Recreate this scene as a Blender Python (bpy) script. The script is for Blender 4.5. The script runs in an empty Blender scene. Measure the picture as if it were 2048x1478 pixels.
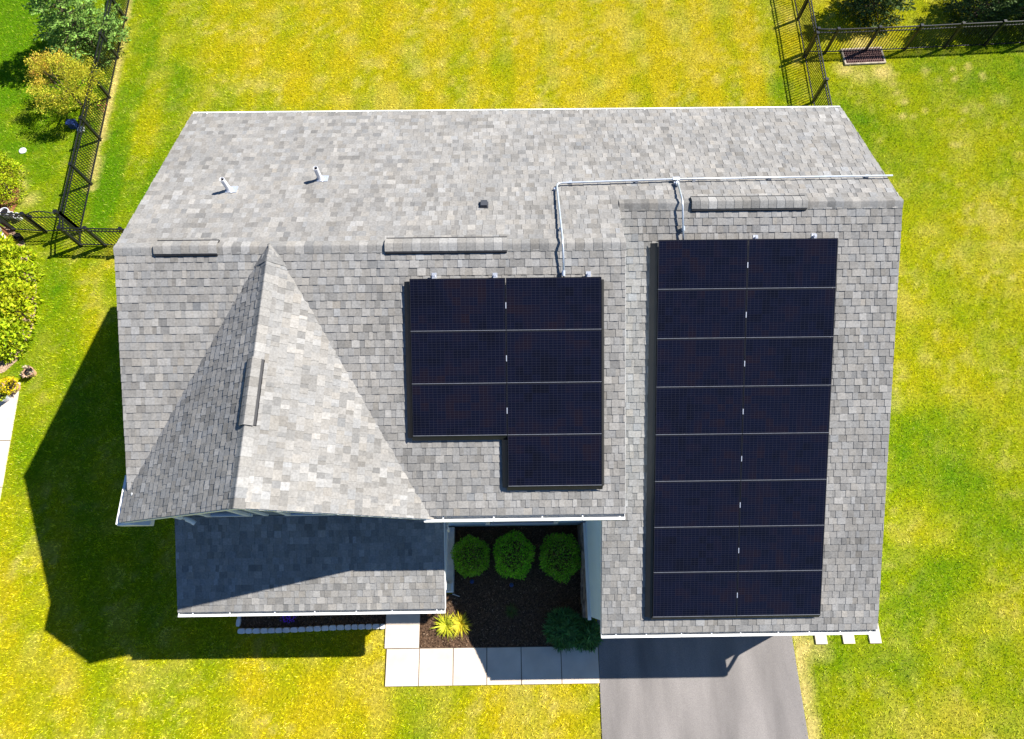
import bpy, math, random
import numpy as np
from mathutils import Vector, Matrix
random.seed(7); rng = np.random.default_rng(11)
sc = bpy.context.scene
COL = sc.collection

# ------------------------------------------------------------------ camera
H, F_PX, TH, PSI, ROLL = 17.0226, 1235.2, 0.3382, -0.0189, 0.0058
c_, s_ = math.cos(PSI), math.sin(PSI)
_R = Vector((c_, s_, 0)); _Fh = Vector((-s_, c_, 0))
CF = _Fh*math.sin(TH) + Vector((0, 0, -math.cos(TH)))
_U = _Fh*math.cos(TH) + Vector((0, 0, math.sin(TH)))
CR = _R*math.cos(ROLL) + _U*math.sin(ROLL); CU = _U*math.cos(ROLL) - _R*math.sin(ROLL)
CAM = Vector((0, 0, H))
def ray(u, v): return CF + CR*((u-1024)/F_PX) - CU*((v-739)/F_PX)
def at(u, v, z=0.0):
    d = ray(u, v); return CAM + d*((z-H)/d.z)
def hit(u, v, p0, n, off=0.0):
    d = ray(u, v); p = p0 + n*off
    return CAM + d*((p-CAM).dot(n)/d.dot(n))
cd = bpy.data.cameras.new('camera'); cam = bpy.data.objects.new('camera', cd); COL.objects.link(cam)
cd.sensor_width = 36; cd.lens = F_PX/2048*36; cd.clip_end = 2000; cd.clip_start = 0.1
cam.matrix_world = Matrix(((CR.x, CU.x, -CF.x, 0), (CR.y, CU.y, -CF.y, 0), (CR.z, CU.z, -CF.z, H), (0, 0, 0, 1)))
sc.camera = cam

# ------------------------------------------------------------------ light
SUN = Vector((0.8712, 0.4034, 1)).normalized()
w = bpy.data.worlds.new('World'); sc.world = w; w.use_nodes = True
nt = w.node_tree; bg = nt.nodes['Background']
sky = nt.nodes.new('ShaderNodeTexSky'); sky.sky_type = 'NISHITA'; sky.sun_disc = False
sky.sun_elevation = math.asin(SUN.z); sky.sun_rotation = math.atan2(SUN.x, SUN.y)
sky.air_density = 0.9; sky.dust_density = 0.0; sky.ozone_density = 10.0
nt.links.new(sky.outputs[0], bg.inputs[0]); bg.inputs[1].default_value = 0.068
ld = bpy.data.lights.new('sun', 'SUN'); ld.energy = 5.0; ld.angle = math.radians(0.5); ld.color = (1, 0.955, 0.89)
lo = bpy.data.objects.new('sun', ld); COL.objects.link(lo)
lo.rotation_euler = SUN.to_track_quat('Z', 'Y').to_euler()
sc.view_settings.view_transform = 'Standard'; sc.view_settings.look = 'None'
sc.view_settings.exposure = 1.06; sc.view_settings.gamma = 1.0

# ------------------------------------------------------------------ materials
MATS = {}
def new_mat(name):
    m = bpy.data.materials.new(name); m.use_nodes = True
    b = m.node_tree.nodes['Principled BSDF']; MATS[name] = m
    return m, m.node_tree, b
def N(t, ty, **kw):
    n = t.nodes.new(ty)
    for k, v in kw.items(): setattr(n, k, v)
    return n
def noise_mat(name, c1, c2, scale=8, rough=0.8, bump=0.0, bscale=60, metal=0.0, spec=0.3, detail=6, coord='Object'):
    m, t, b = new_mat(name)
    tc = N(t, 'ShaderNodeTexCoord')
    n1 = N(t, 'ShaderNodeTexNoise'); n1.inputs['Scale'].default_value = scale; n1.inputs['Detail'].default_value = detail
    r = N(t, 'ShaderNodeValToRGB'); r.color_ramp.elements[0].color = (*c1, 1); r.color_ramp.elements[1].color = (*c2, 1)
    r.color_ramp.elements[0].position = 0.3; r.color_ramp.elements[1].position = 0.7
    t.links.new(tc.outputs[coord], n1.inputs['Vector']); t.links.new(n1.outputs['Fac'], r.inputs[0]); t.links.new(r.outputs[0], b.inputs['Base Color'])
    b.inputs['Roughness'].default_value = rough; b.inputs['Metallic'].default_value = metal; b.inputs['Specular IOR Level'].default_value = spec
    if bump:
        n2 = N(t, 'ShaderNodeTexNoise'); n2.inputs['Scale'].default_value = bscale; n2.inputs['Detail'].default_value = 5
        bp = N(t, 'ShaderNodeBump'); bp.inputs['Strength'].default_value = bump; bp.inputs['Distance'].default_value = 0.01
        t.links.new(tc.outputs[coord], n2.inputs['Vector']); t.links.new(n2.outputs['Fac'], bp.inputs['Height']); t.links.new(bp.outputs[0], b.inputs['Normal'])
    return m
def attr_mat(name, rough=0.85, nscale=40, namp=0.25, spec=0.2, trans=0.0, bump=0.0, bscale=150, stain=0.0):
    """colour from the mesh attribute 'tone', broken up with fine noise"""
    m, t, b = new_mat(name)
    a = N(t, 'ShaderNodeAttribute'); a.attribute_name = 'tone'
    tc = N(t, 'ShaderNodeTexCoord')
    n = N(t, 'ShaderNodeTexNoise'); n.inputs['Scale'].default_value = nscale; n.inputs['Detail'].default_value = 6
    mr = N(t, 'ShaderNodeMapRange'); mr.inputs[1].default_value = 0.3; mr.inputs[2].default_value = 0.7
    mr.inputs[3].default_value = 1-namp; mr.inputs[4].default_value = 1+namp
    mx = N(t, 'ShaderNodeVectorMath', operation='SCALE')
    t.links.new(tc.outputs['Object'], n.inputs['Vector']); t.links.new(n.outputs['Fac'], mr.inputs[0])
    t.links.new(a.outputs['Color'], mx.inputs[0]); t.links.new(mr.outputs[0], mx.inputs['Scale'])
    if stain:      # broad weathering across many tabs
        n3 = N(t, 'ShaderNodeTexNoise'); n3.inputs['Scale'].default_value = 0.8; n3.inputs['Detail'].default_value = 5; n3.inputs['Roughness'].default_value = 0.6
        m3 = N(t, 'ShaderNodeMapRange'); m3.inputs[1].default_value = 0.3; m3.inputs[2].default_value = 0.7; m3.inputs[3].default_value = 1-stain; m3.inputs[4].default_value = 1+stain*.7
        x3 = N(t, 'ShaderNodeVectorMath', operation='SCALE'); t.links.new(tc.outputs['Object'], n3.inputs['Vector']); t.links.new(n3.outputs['Fac'], m3.inputs[0])
        t.links.new(mx.outputs[0], x3.inputs[0]); t.links.new(m3.outputs[0], x3.inputs['Scale']); mx = x3
    t.links.new(mx.outputs[0], b.inputs['Base Color'])
    b.inputs['Roughness'].default_value = rough; b.inputs['Specular IOR Level'].default_value = spec
    if bump:
        n2 = N(t, 'ShaderNodeTexNoise'); n2.inputs['Scale'].default_value = bscale; n2.inputs['Detail'].default_value = 3
        bp = N(t, 'ShaderNodeBump'); bp.inputs['Strength'].default_value = bump; bp.inputs['Distance'].default_value = 0.004
        t.links.new(tc.outputs['Object'], n2.inputs['Vector']); t.links.new(n2.outputs['Fac'], bp.inputs['Height']); t.links.new(bp.outputs[0], b.inputs['Normal'])
    if trans:
        tr = N(t, 'ShaderNodeBsdfTranslucent'); ms = N(t, 'ShaderNodeMixShader'); ms.inputs[0].default_value = trans
        out = [x for x in t.nodes if x.type == 'OUTPUT_MATERIAL'][0]
        t.links.new(mx.outputs[0], tr.inputs['Color']); t.links.new(b.outputs[0], ms.inputs[1]); t.links.new(tr.outputs[0], ms.inputs[2])
        t.links.new(ms.outputs[0], out.inputs['Surface'])
    return m
M_SHINGLE = attr_mat('asphalt_shingle', 0.95, 26, 0.16, 0.1, bump=0.5, bscale=220, stain=0.13)
M_LEAF = attr_mat('leaf', 0.6, 18, 0.2, 0.25, trans=0.3)
M_NEEDLE = attr_mat('needle', 0.7, 18, 0.2, 0.2, trans=0.1)
M_GRASS = attr_mat('grass_blade', 0.8, 3.0, 0.12, 0.1, trans=0.25)
M_LAWN = attr_mat('lawn_soil', 0.95, 14, 0.35, 0.05, bump=0.6, bscale=45)
M_WHITE = noise_mat('white_aluminium', (0.74, 0.74, 0.72), (0.82, 0.82, 0.80), 3, 0.45, spec=0.4)
M_GUTTER_IN = noise_mat('gutter_film', (0.70, 0.71, 0.66), (0.80, 0.80, 0.76), 6, 0.7)
M_SIDING = noise_mat('blue_grey_siding', (0.50, 0.63, 0.74), (0.54, 0.67, 0.78), 2, 0.6)
M_FRONTSIDE = noise_mat('shaded_siding', (0.16, 0.19, 0.23), (0.19, 0.22, 0.26), 2, 0.6)  # siding of the gabled wing, its shade darkened into the colour
M_STONE = noise_mat('veneer_stone', (0.12, 0.08, 0.06), (0.38, 0.31, 0.25), 5, 0.9, 0.8, 14)
M_CONC = noise_mat('concrete', (0.56, 0.47, 0.375), (0.68, 0.58, 0.47), 2.2, 0.9, 0.25, 90)
M_CONC2 = noise_mat('cast_stone', (0.62, 0.60, 0.58), (0.78, 0.76, 0.73), 6, 0.9, 0.4, 50)
M_BLACK = noise_mat('black_powder_coat', (0.008, 0.008, 0.011), (0.013, 0.013, 0.017), 10, 0.35, spec=0.5)
M_FRAME = noise_mat('black_anodised', (0.010, 0.010, 0.013), (0.014, 0.014, 0.018), 10, 0.35, spec=0.5)
M_SKIRT = noise_mat('array_trim', (0.013, 0.013, 0.014), (0.02, 0.019, 0.017), 4, 0.5, spec=0.4)
M_DARK = noise_mat('black_plastic', (0.012, 0.012, 0.014), (0.02, 0.02, 0.024), 10, 0.6)
M_VENT = noise_mat('vent_paint', (0.045, 0.047, 0.055), (0.06, 0.062, 0.072), 10, 0.5)
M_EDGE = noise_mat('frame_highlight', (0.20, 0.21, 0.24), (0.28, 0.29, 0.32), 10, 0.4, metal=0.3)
M_SILVER = noise_mat('mill_aluminium', (0.62, 0.64, 0.68), (0.74, 0.76, 0.80), 8, 0.35, metal=0.6)
M_CONDUIT = noise_mat('galvanised_conduit', (0.46, 0.50, 0.55), (0.58, 0.62, 0.66), 9, 0.4, metal=0.5)
M_BARK = noise_mat('bark', (0.06, 0.04, 0.03), (0.14, 0.10, 0.07), 20, 0.95, 0.6, 40)
M_GLASSW = noise_mat('window_pane', (0.02, 0.03, 0.04), (0.03, 0.04, 0.055), 2, 0.08, spec=0.6)
M_CLAY = noise_mat('terracotta', (0.50, 0.28, 0.17), (0.62, 0.38, 0.24), 8, 0.85)
M_BROWN = noise_mat('brown_board', (0.30, 0.11, 0.05), (0.42, 0.17, 0.08), 6, 0.8)
M_PALE = noise_mat('weathered_board', (0.52, 0.46, 0.42), (0.68, 0.62, 0.57), 8, 0.85)
M_BLUE = noise_mat('blue_plastic', (0.02, 0.04, 0.14), (0.03, 0.06, 0.2), 6, 0.4)
M_GREYPOT = noise_mat('glazed_grey', (0.40, 0.44, 0.52), (0.55, 0.58, 0.65), 6, 0.35)
M_RUST = noise_mat('cast_iron', (0.07, 0.035, 0.03), (0.17, 0.085, 0.07), 14, 0.8)
M_PIT = noise_mat('pit_black', (0.006, 0.005, 0.005), (0.012, 0.01, 0.01), 4, 0.9)
M_PVC = noise_mat('white_pvc', (0.60, 0.61, 0.62), (0.70, 0.70, 0.71), 5, 0.35)

def asphalt():
    m, t, b = new_mat('asphalt'); tc = N(t, 'ShaderNodeTexCoord')
    a = N(t, 'ShaderNodeTexNoise'); a.inputs['Scale'].default_value = 90; a.inputs['Detail'].default_value = 4
    g = N(t, 'ShaderNodeTexNoise'); g.inputs['Scale'].default_value = 0.9; g.inputs['Detail'].default_value = 6
    mp = N(t, 'ShaderNodeMapping'); mp.inputs['Scale'].default_value = (1.6, 0.35, 1)
    t.links.new(tc.outputs['Object'], a.inputs['Vector']); t.links.new(tc.outputs['Object'], mp.inputs[0]); t.links.new(mp.outputs[0], g.inputs['Vector'])
    ad = N(t, 'ShaderNodeMath', operation='MULTIPLY'); t.links.new(a.outputs['Fac'], ad.inputs[0]); t.links.new(g.outputs['Fac'], ad.inputs[1])
    r = N(t, 'ShaderNodeValToRGB'); e = r.color_ramp.elements
    e[0].position = 0.12; e[0].color = (0.128, 0.117, 0.110, 1); e[1].position = 0.40; e[1].color = (0.270, 0.247, 0.230, 1)
    t.links.new(ad.outputs[0], r.inputs[0]); t.links.new(r.outputs[0], b.inputs['Base Color']); b.inputs['Roughness'].default_value = 0.9
    bp = N(t, 'ShaderNodeBump'); bp.inputs['Strength'].default_value = 0.35; bp.inputs['Distance'].default_value = 0.01
    t.links.new(a.outputs['Fac'], bp.inputs['Height']); t.links.new(bp.outputs[0], b.inputs['Normal'])
    return m
M_ASPHALT = asphalt()

def solar_glass():
    m, t, b = new_mat('solar_cells'); tc = N(t, 'ShaderNodeTexCoord'); sp = N(t, 'ShaderNodeSeparateXYZ')
    t.links.new(tc.outputs['Object'], sp.inputs[0])
    def lines(sock, pitch, duty):
        d = N(t, 'ShaderNodeMath', operation='DIVIDE'); d.inputs[1].default_value = pitch; t.links.new(sock, d.inputs[0])
        fr = N(t, 'ShaderNodeMath', operation='FRACT'); t.links.new(d.outputs[0], fr.inputs[0])
        lt = N(t, 'ShaderNodeMath', operation='LESS_THAN'); lt.inputs[1].default_value = duty; t.links.new(fr.outputs[0], lt.inputs[0])
        return lt.outputs[0], d.outputs[0]
    lx, dx = lines(sp.outputs[0], 1.70/22, 0.07)
    ly, dy = lines(sp.outputs[1], 0.93/20, 0.13)
    cx, ccx = lines(sp.outputs[0], 1.70/11, 0.02); cy, ccy = lines(sp.outputs[1], 0.93/6, 0.0)
    fx = N(t, 'ShaderNodeMath', operation='FLOOR'); t.links.new(ccx, fx.inputs[0])
    fy = N(t, 'ShaderNodeMath', operation='FLOOR'); t.links.new(ccy, fy.inputs[0])
    oi = N(t, 'ShaderNodeObjectInfo')
    cb = N(t, 'ShaderNodeCombineXYZ'); t.links.new(fx.outputs[0], cb.inputs[0]); t.links.new(fy.outputs[0], cb.inputs[1]); t.links.new(oi.outputs['Random'], cb.inputs[2])
    wn = N(t, 'ShaderNodeTexWhiteNoise', noise_dimensions='3D'); t.links.new(cb.outputs[0], wn.inputs[0])
    r = N(t, 'ShaderNodeValToRGB'); e = r.color_ramp.elements
    e[0].color = (0.0026, 0.0026, 0.0055, 1); e[1].color = (0.0078, 0.0048, 0.0080, 1)
    x = r.color_ramp.elements.new(0.5); x.color = (0.0034, 0.0040, 0.0115, 1)
    nz = N(t, 'ShaderNodeTexNoise'); nz.inputs['Scale'].default_value = 1.6; nz.inputs['Detail'].default_value = 3  # broad noise puts a patchy blue and purple sheen into the cell colour
    va = N(t, 'ShaderNodeVectorMath', operation='ADD'); t.links.new(tc.outputs['Object'], va.inputs[0]); ro = N(t, 'ShaderNodeMath', operation='MULTIPLY'); ro.inputs[1].default_value = 40; t.links.new(oi.outputs['Random'], ro.inputs[0]); t.links.new(ro.outputs[0], va.inputs[1]); t.links.new(va.outputs[0], nz.inputs['Vector'])
    am = N(t, 'ShaderNodeMath', operation='MULTIPLY_ADD'); am.inputs[1].default_value = 0.45; t.links.new(wn.outputs[0], am.inputs[0])
    nm = N(t, 'ShaderNodeMapRange'); nm.inputs[1].default_value = .35; nm.inputs[2].default_value = .65; nm.inputs[4].default_value = .55; t.links.new(nz.outputs['Fac'], nm.inputs[0]); t.links.new(nm.outputs[0], am.inputs[2]); t.links.new(am.outputs[0], r.inputs[0])
    mxl = N(t, 'ShaderNodeMath', operation='MAXIMUM'); t.links.new(lx, mxl.inputs[0]); t.links.new(ly, mxl.inputs[1])
    mm = N(t, 'ShaderNodeMath', operation='MULTIPLY'); mm.inputs[1].default_value = 0.30; t.links.new(mxl.outputs[0], mm.inputs[0])
    mix = N(t, 'ShaderNodeMixRGB'); mix.inputs[2].default_value = (0.045, 0.045, 0.06, 1)
    t.links.new(mm.outputs[0], mix.inputs[0]); t.links.new(r.outputs[0], mix.inputs[1]); t.links.new(mix.outputs[0], b.inputs['Base Color'])
    b.inputs['Roughness'].default_value = 0.12; b.inputs['Specular IOR Level'].default_value = 0.30
    return m
M_CELL = solar_glass()

# ------------------------------------------------------------------ mesh helpers
ORG = {}
class MB:
    def __init__(s): s.v = []; s.f = []; s.c = []
    def face(s, pts, col=None):
        i = len(s.v); s.v += [tuple(p) for p in pts]; s.f.append(tuple(range(i, i+len(pts)))); s.c.append(col)
    def mesh(s, verts, faces, col=None):
        i = len(s.v); s.v += [tuple(p) for p in verts]; s.f += [tuple(k+i for k in f) for f in faces]; s.c += [col]*len(faces)
    def box(s, lo, hi, col=None):
        (a, b, c), (d, e, g) = lo, hi
        s.mesh([(a,b,c),(d,b,c),(d,e,c),(a,e,c),(a,b,g),(d,b,g),(d,e,g),(a,e,g)],
               [(3,2,1,0),(4,5,6,7),(0,1,5,4),(1,2,6,5),(2,3,7,6),(3,0,4,7)], col)
    def obox(s, p, ax, ay, az, col=None):
        """box with corner p and edge vectors ax, ay, az"""
        p = Vector(p); ax = Vector(ax); ay = Vector(ay); az = Vector(az)
        s.mesh([p, p+ax, p+ax+ay, p+ay, p+az, p+ax+az, p+ax+ay+az, p+ay+az],
               [(3,2,1,0),(4,5,6,7),(0,1,5,4),(1,2,6,5),(2,3,7,6),(3,0,4,7)], col)
    def bar(s, a, b, wd, ht=None, up=(0,0,1), col=None):
        a = Vector(a); b = Vector(b); ht = ht or wd; d = (b-a).normalized(); up = Vector(up)
        if abs(d.dot(up)) > 0.99: up = Vector((0, 1, 0))
        x = d.cross(up).normalized(); y = x.cross(d).normalized()
        s.obox(a - x*wd/2 - y*ht/2, x*wd, y*ht, b-a, col)
    def prism(s, poly, ext, col=None):
        """planar polygon (list of points) extruded by vector ext"""
        n = len(poly); ext = Vector(ext); P = [Vector(p) for p in poly]; Q = [p+ext for p in P]
        s.mesh(P+Q, [tuple(range(n))[::-1], tuple(range(n, 2*n))] + [(i, (i+1) % n, (i+1) % n+n, i+n) for i in range(n)], col)
    def tube(s, pts, r, k=10, col=None, cap=True):
        P = [Vector(p) for p in pts]; rs = r if isinstance(r, (list, tuple)) else [r]*len(P); V = []
        for i, p in enumerate(P):
            d = (P[min(i+1, len(P)-1)] - P[max(i-1, 0)]).normalized()
            up = Vector((0, 0, 1)) if abs(d.z) < 0.9 else Vector((0, 1, 0))
            x = d.cross(up).normalized(); y = x.cross(d)
            V += [p + (x*math.cos(2*math.pi*j/k) + y*math.sin(2*math.pi*j/k))*rs[i] for j in range(k)]
        Fc = [(i*k+j, i*k+(j+1) % k, (i+1)*k+(j+1) % k, (i+1)*k+j) for i in range(len(P)-1) for j in range(k)]
        if cap: Fc += [tuple(range(k))[::-1], tuple(range((len(P)-1)*k, len(P)*k))]
        s.mesh(V, Fc, col)
    def lathe(s, c, prof, k=20, col=None):
        c = Vector(c); V = [c + Vector((r*math.cos(2*math.pi*j/k), r*math.sin(2*math.pi*j/k), z)) for r, z in prof for j in range(k)]
        Fc = [(i*k+j, i*k+(j+1) % k, (i+1)*k+(j+1) % k, (i+1)*k+j) for i in range(len(prof)-1) for j in range(k)]
        s.mesh(V, Fc, col)
    def build(s, name, mat, parent=None, smooth=False, local=False):
        org = Vector((0, 0, 0))
        if parent is not None and not local: org = ORG.get(parent.name, org)
        me = bpy.data.meshes.new(name)
        me.from_pydata([(x-org.x, y-org.y, z-org.z) for x, y, z in s.v], [], s.f); me.materials.append(mat)
        if any(c is not None for c in s.c):
            a = me.attributes.new('tone', 'FLOAT_COLOR', 'FACE')
            a.data.foreach_set('color', np.array([(*(c or (0.3, 0.3, 0.3)), 1) for c in s.c], dtype=np.float32).ravel())
        if smooth: me.polygons.foreach_set('use_smooth', [True]*len(me.polygons))
        me.update(); o = bpy.data.objects.new(name, me); COL.objects.link(o)
        if parent is not None: o.parent = parent
        ORG[o.name] = org
        return o
def tag(o, label=None, cat=None, group=None, kind=None):
    for k, v in (('label', label), ('category', cat), ('group', group), ('kind', kind)):
        if v: o[k] = v
    return o
def empty(name, loc, label, cat, group=None, mtx=None):
    o = bpy.data.objects.new(name, None); COL.objects.link(o); o.empty_display_size = 0.2
    if mtx is not None: o.matrix_world = mtx
    else: o.location = loc
    ORG[o.name] = Vector(loc); return tag(o, label, cat, group)
def pydata_np(name, V, faces_per, nper, cols, mat, parent=None):
    """V (n*nper,3) ; each element is one polygon of nper verts; cols (n,3)"""
    n = len(V)//nper; me = bpy.data.meshes.new(name)
    org = ORG.get(parent.name, Vector((0, 0, 0))) if parent is not None else Vector((0, 0, 0))
    V = V - np.array(org)
    me.vertices.add(len(V)); me.vertices.foreach_set('co', V.astype(np.float32).ravel())
    me.loops.add(len(V)); me.loops.foreach_set('vertex_index', np.arange(len(V), dtype=np.int32))
    me.polygons.add(n); me.polygons.foreach_set('loop_start', np.arange(0, len(V), nper, dtype=np.int32))
    me.update(calc_edges=True); me.validate()
    a = me.attributes.new('tone', 'FLOAT_COLOR', 'FACE'); cc = np.ones((n, 4), np.float32); cc[:, :3] = cols
    a.data.foreach_set('color', cc.ravel()); me.materials.append(mat)
    o = bpy.data.objects.new(name, me); COL.objects.link(o)
    if parent is not None: o.parent = parent
    ORG[o.name] = org
    return o
def leaf_quads(P, D, L, W, jitter=0.5):
    """diamond leaves at P (n,3) pointing roughly along D, length L, width W (arrays)"""
    n = len(P); D = D + rng.normal(0, jitter, (n, 3)); D /= np.linalg.norm(D, axis=1, keepdims=True)+1e-9
    S = np.cross(D, rng.normal(0, 1, (n, 3))); S /= np.linalg.norm(S, axis=1, keepdims=True)+1e-9
    Nn = np.cross(D, S); L = np.broadcast_to(L, n)[:, None]; W = np.broadcast_to(W, n)[:, None]
    mid = P + D*L*0.45 + Nn*L*0.06
    return np.stack([P, mid + S*W/2, P + D*L, mid - S*W/2], 1).reshape(-1, 3)
# value noise ------------------------------------------------------------------
def vnoise(x, y, scale, seed):
    r = np.random.default_rng(seed); g = r.random((97, 97)); x = x/scale+500; y = y/scale+500
    xi = np.floor(x).astype(int); yi = np.floor(y).astype(int); fx = x-xi; fy = y-yi
    fx = fx*fx*(3-2*fx); fy = fy*fy*(3-2*fy); G = lambda a, b: g[a % 97, b % 97]
    return (G(xi, yi)*(1-fx)+G(xi+1, yi)*fx)*(1-fy) + (G(xi, yi+1)*(1-fx)+G(xi+1, yi+1)*fx)*fy

# ------------------------------------------------------------------ dimensions (metres)
XL, XM, XR, XG = -7.155, 2.18, 7.738, 1.90
YB, ZB, YM, ZM = 10.374, 5.60, 5.914, 7.121
YF, ZF = 1.179, 5.072
YG, ZG, YGF, ZGF = 6.994, 6.759, -1.052, 2.853
XWL, XWR, XW, ZW, YW, ZWE = -7.345, -1.44, -4.31, 7.175, 1.222, 5.20
XPL, XPR, YPF, ZPE = -7.171, -1.425, -0.521, 2.702
EO = 0.10                                   # the roof edge stands this far inside the gutter's lip
YWALL_W = YW + 0.29                         # front wall of the gabled wing

# ================================================================== ground and lawn
TP = [(300,80,.40),(330,170,.3),(420,60,.55),(500,100,.72),(650,80,.7),(800,100,.75),(950,150,.72),(1100,80,.82),(1250,100,.85),(1400,100,.9),(1500,150,.8),(1550,100,.6),(1570,180,.4),
(250,300,.28),(210,400,.2),(300,260,.4),(30,150,.1),(80,330,.25),(100,400,.4),(20,20,.1),(120,550,.25),(170,560,.5),(150,640,.4),(100,700,.3),(70,900,.3),(30,1000,.5),(50,1150,.6),(30,1300,.6),
(100,1380,.6),(300,1390,.5),(500,1380,.75),(650,1400,.85),(740,1300,.7),(850,1430,.5),(1000,1440,.8),(1150,1420,.75),(100,1000,.5),(300,1200,.35),(200,1150,.4),(400,1280,.5),(650,1290,.5),
(1700,250,.22),(1720,170,.4),(1850,150,.28),(2000,130,.2),(1800,300,.35),(1900,250,.4),(2000,300,.5),(1850,380,.5),(2000,420,.6),(1900,480,.65),(1850,550,.6),(2000,560,.65),(1840,650,.6),(1980,680,.6),
(1830,760,.6),(1950,760,.65),(1850,850,.2),(1900,950,.12),(2000,900,.5),(1830,950,.3),(1980,1030,.35),(1850,1060,.6),(1820,1150,.3),(1900,1150,.32),(2000,1200,.6),(1800,1230,.22),(1780,1300,.28),
(1700,1320,.3),(1900,1300,.6),(1660,1400,.55),(1750,1400,.55),(1900,1420,.6),(2000,1430,.45),(1800,20,.6),(1740,60,.8)]
TPW = np.array([(*at(u, v)[:2], t) for u, v, t in TP])
DRYP = [(1690,140,.35,.8),(1765,145,.45,.9),(1720,150,.5,.5),(1725,88,.5,.7),(1852,143,.14,.8),(1903,137,.1,.7),(1938,134,.16,.8),(1965,152,.13,.9),(1908,157,.1,.8),(1880,161,.11,.8),(1783,170,.14,.8),(1795,187,.1,.7),
        (1806,202,.13,.8),(1792,206,.08,.7),(1805,233,.16,.7),(1825,236,.13,.8),(1912,290,.2,.6),(1850,220,.15,.5),(1930,220,.2,.5),(2000,200,.3,.3),(1960,215,.2,.4),(1850,715,.25,.35),(1940,720,.2,.3),(1920,510,.3,.3),(1985,460,.3,.3),
        (35,375,.35,.8),(40,345,.2,.6),(60,400,.3,.6),(1611,1300,.28,.9),(1613,1290,.25,.9),(1640,1300,.3,.5),(1990,440,.3,.4),(840,140,.4,.4),(700,80,.4,.3),(520,170,.35,.4),(1110,1410,.12,.7),(1790,810,.2,.4),(640,160,.3,.3)]
DRYW = np.array([(*at(u, v)[:2], r, a) for u, v, r, a in DRYP])
def lawn_fields(x, y):
    num = np.zeros_like(x); den = np.zeros_like(x)
    for px, py, t in TPW:
        wgt = 1.0/(((x-px)**2+(y-py)**2)+0.35)**1.6; num += wgt*t; den += wgt
    T = num/den; T = .53+(T-.5)*1.40
    T = T + 0.16*(vnoise(x, y, .17, 51)-.5) + 0.22*(vnoise(x, y, 1.1, 1)-.5) + 0.20*(vnoise(x, y, 0.38, 2)-.5) + 0.22*(vnoise(x, y, 2.4, 3)-.5)
    T += 0.17*np.tanh(2.2*np.sin((x-.02*y)*2*math.pi/1.6))*(y > 9.5)*(x > -13.6)*(x < 10.6)*np.clip(.4+vnoise(x, y*.3, 3.0, 71), 0, 1) + 0.09*np.tanh(2*np.sin((y*0.30+x)*2*math.pi/1.5))*(y < 9.5)*(x < 7)
    D = np.zeros_like(x)
    for px, py, r, a in DRYW:
        d = np.sqrt((x-px)**2+(y-py)**2)/r*(0.75+0.5*vnoise(x, y, 0.12, 5)); D = np.maximum(D, a*np.clip(1.25-d, 0, 1))
    fx = -13.45 - 0.034*(y-10.75)          # bleached strip along the left fence
    D = np.maximum(D, 0.95*np.clip(1.25-np.abs(x-fx-0.02)/(0.05+0.16*vnoise(x, y, .3, 8)), 0, 1)*(y > 12.3))
    D = np.maximum(D, 0.95*np.clip(1.3-np.abs(x-7.24-0.04*vnoise(x, y, .4, 12))/(0.07+0.2*vnoise(x, y, .25, 9)), 0, 1)*(y < -0.9))
    D = np.maximum(D, 0.2*np.clip(vnoise(x, y, 0.55, 21)*2.2-1.25, 0, 1)*np.clip(T*1.6-.3, 0, 1)*1.6)
    sp_ = np.clip(vnoise(x, y, .13, 61)*1.9-.95, 0, 1)*np.clip(vnoise(x, y, .8, 62)*2-.45, 0, 1)*np.clip(T*1.5, 0, 1); D = np.maximum(D, .55*sp_)
    return np.clip(T, 0, 1), np.clip(D, 0, 1)
GREEN = np.array((0.135, 0.310, 0.0020)); MIDC = np.array((0.400, 0.455, 0.0025)); YEL = np.array((0.640, 0.530, 0.0080)); DRY = np.array((0.90, 0.72, 0.24))
def lawn_colour(T, D):
    T = T[:, None]; D = D[:, None]
    c = np.where(T < .5, GREEN+(MIDC-GREEN)*T*2, MIDC+(YEL-MIDC)*(T*2-1))
    return c + (DRY-c)*D
xs = np.concatenate([[-400, -120, -50, -30], np.arange(-22, 24.01, .2), [32, 50, 120, 400]])
ys = np.concatenate([[-400, -120, -40, -15], np.arange(-7, 25.01, .2), [30, 45, 120, 400]])
GX, GY = np.meshgrid(xs, ys); gx = GX.ravel(); gy = GY.ravel()
T, D = lawn_fields(gx, gy); gc = lawn_colour(T, D)*0.45
me = bpy.data.meshes.new('lawn'); nx = len(xs); ny = len(ys)
me.from_pydata([(a, b, 0.0) for a, b in zip(gx, gy)], [], [(j*nx+i, j*nx+i+1, (j+1)*nx+i+1, (j+1)*nx+i) for j in range(ny-1) for i in range(nx-1)])
a = me.attributes.new('tone', 'FLOAT_COLOR', 'POINT'); cc = np.ones((len(gx), 4), np.float32); cc[:, :3] = gc; a.data.foreach_set('color', cc.ravel())
me.materials.append(M_LAWN); lawn = bpy.data.objects.new('ground', me); COL.objects.link(lawn)
tag(lawn, kind='structure')

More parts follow.
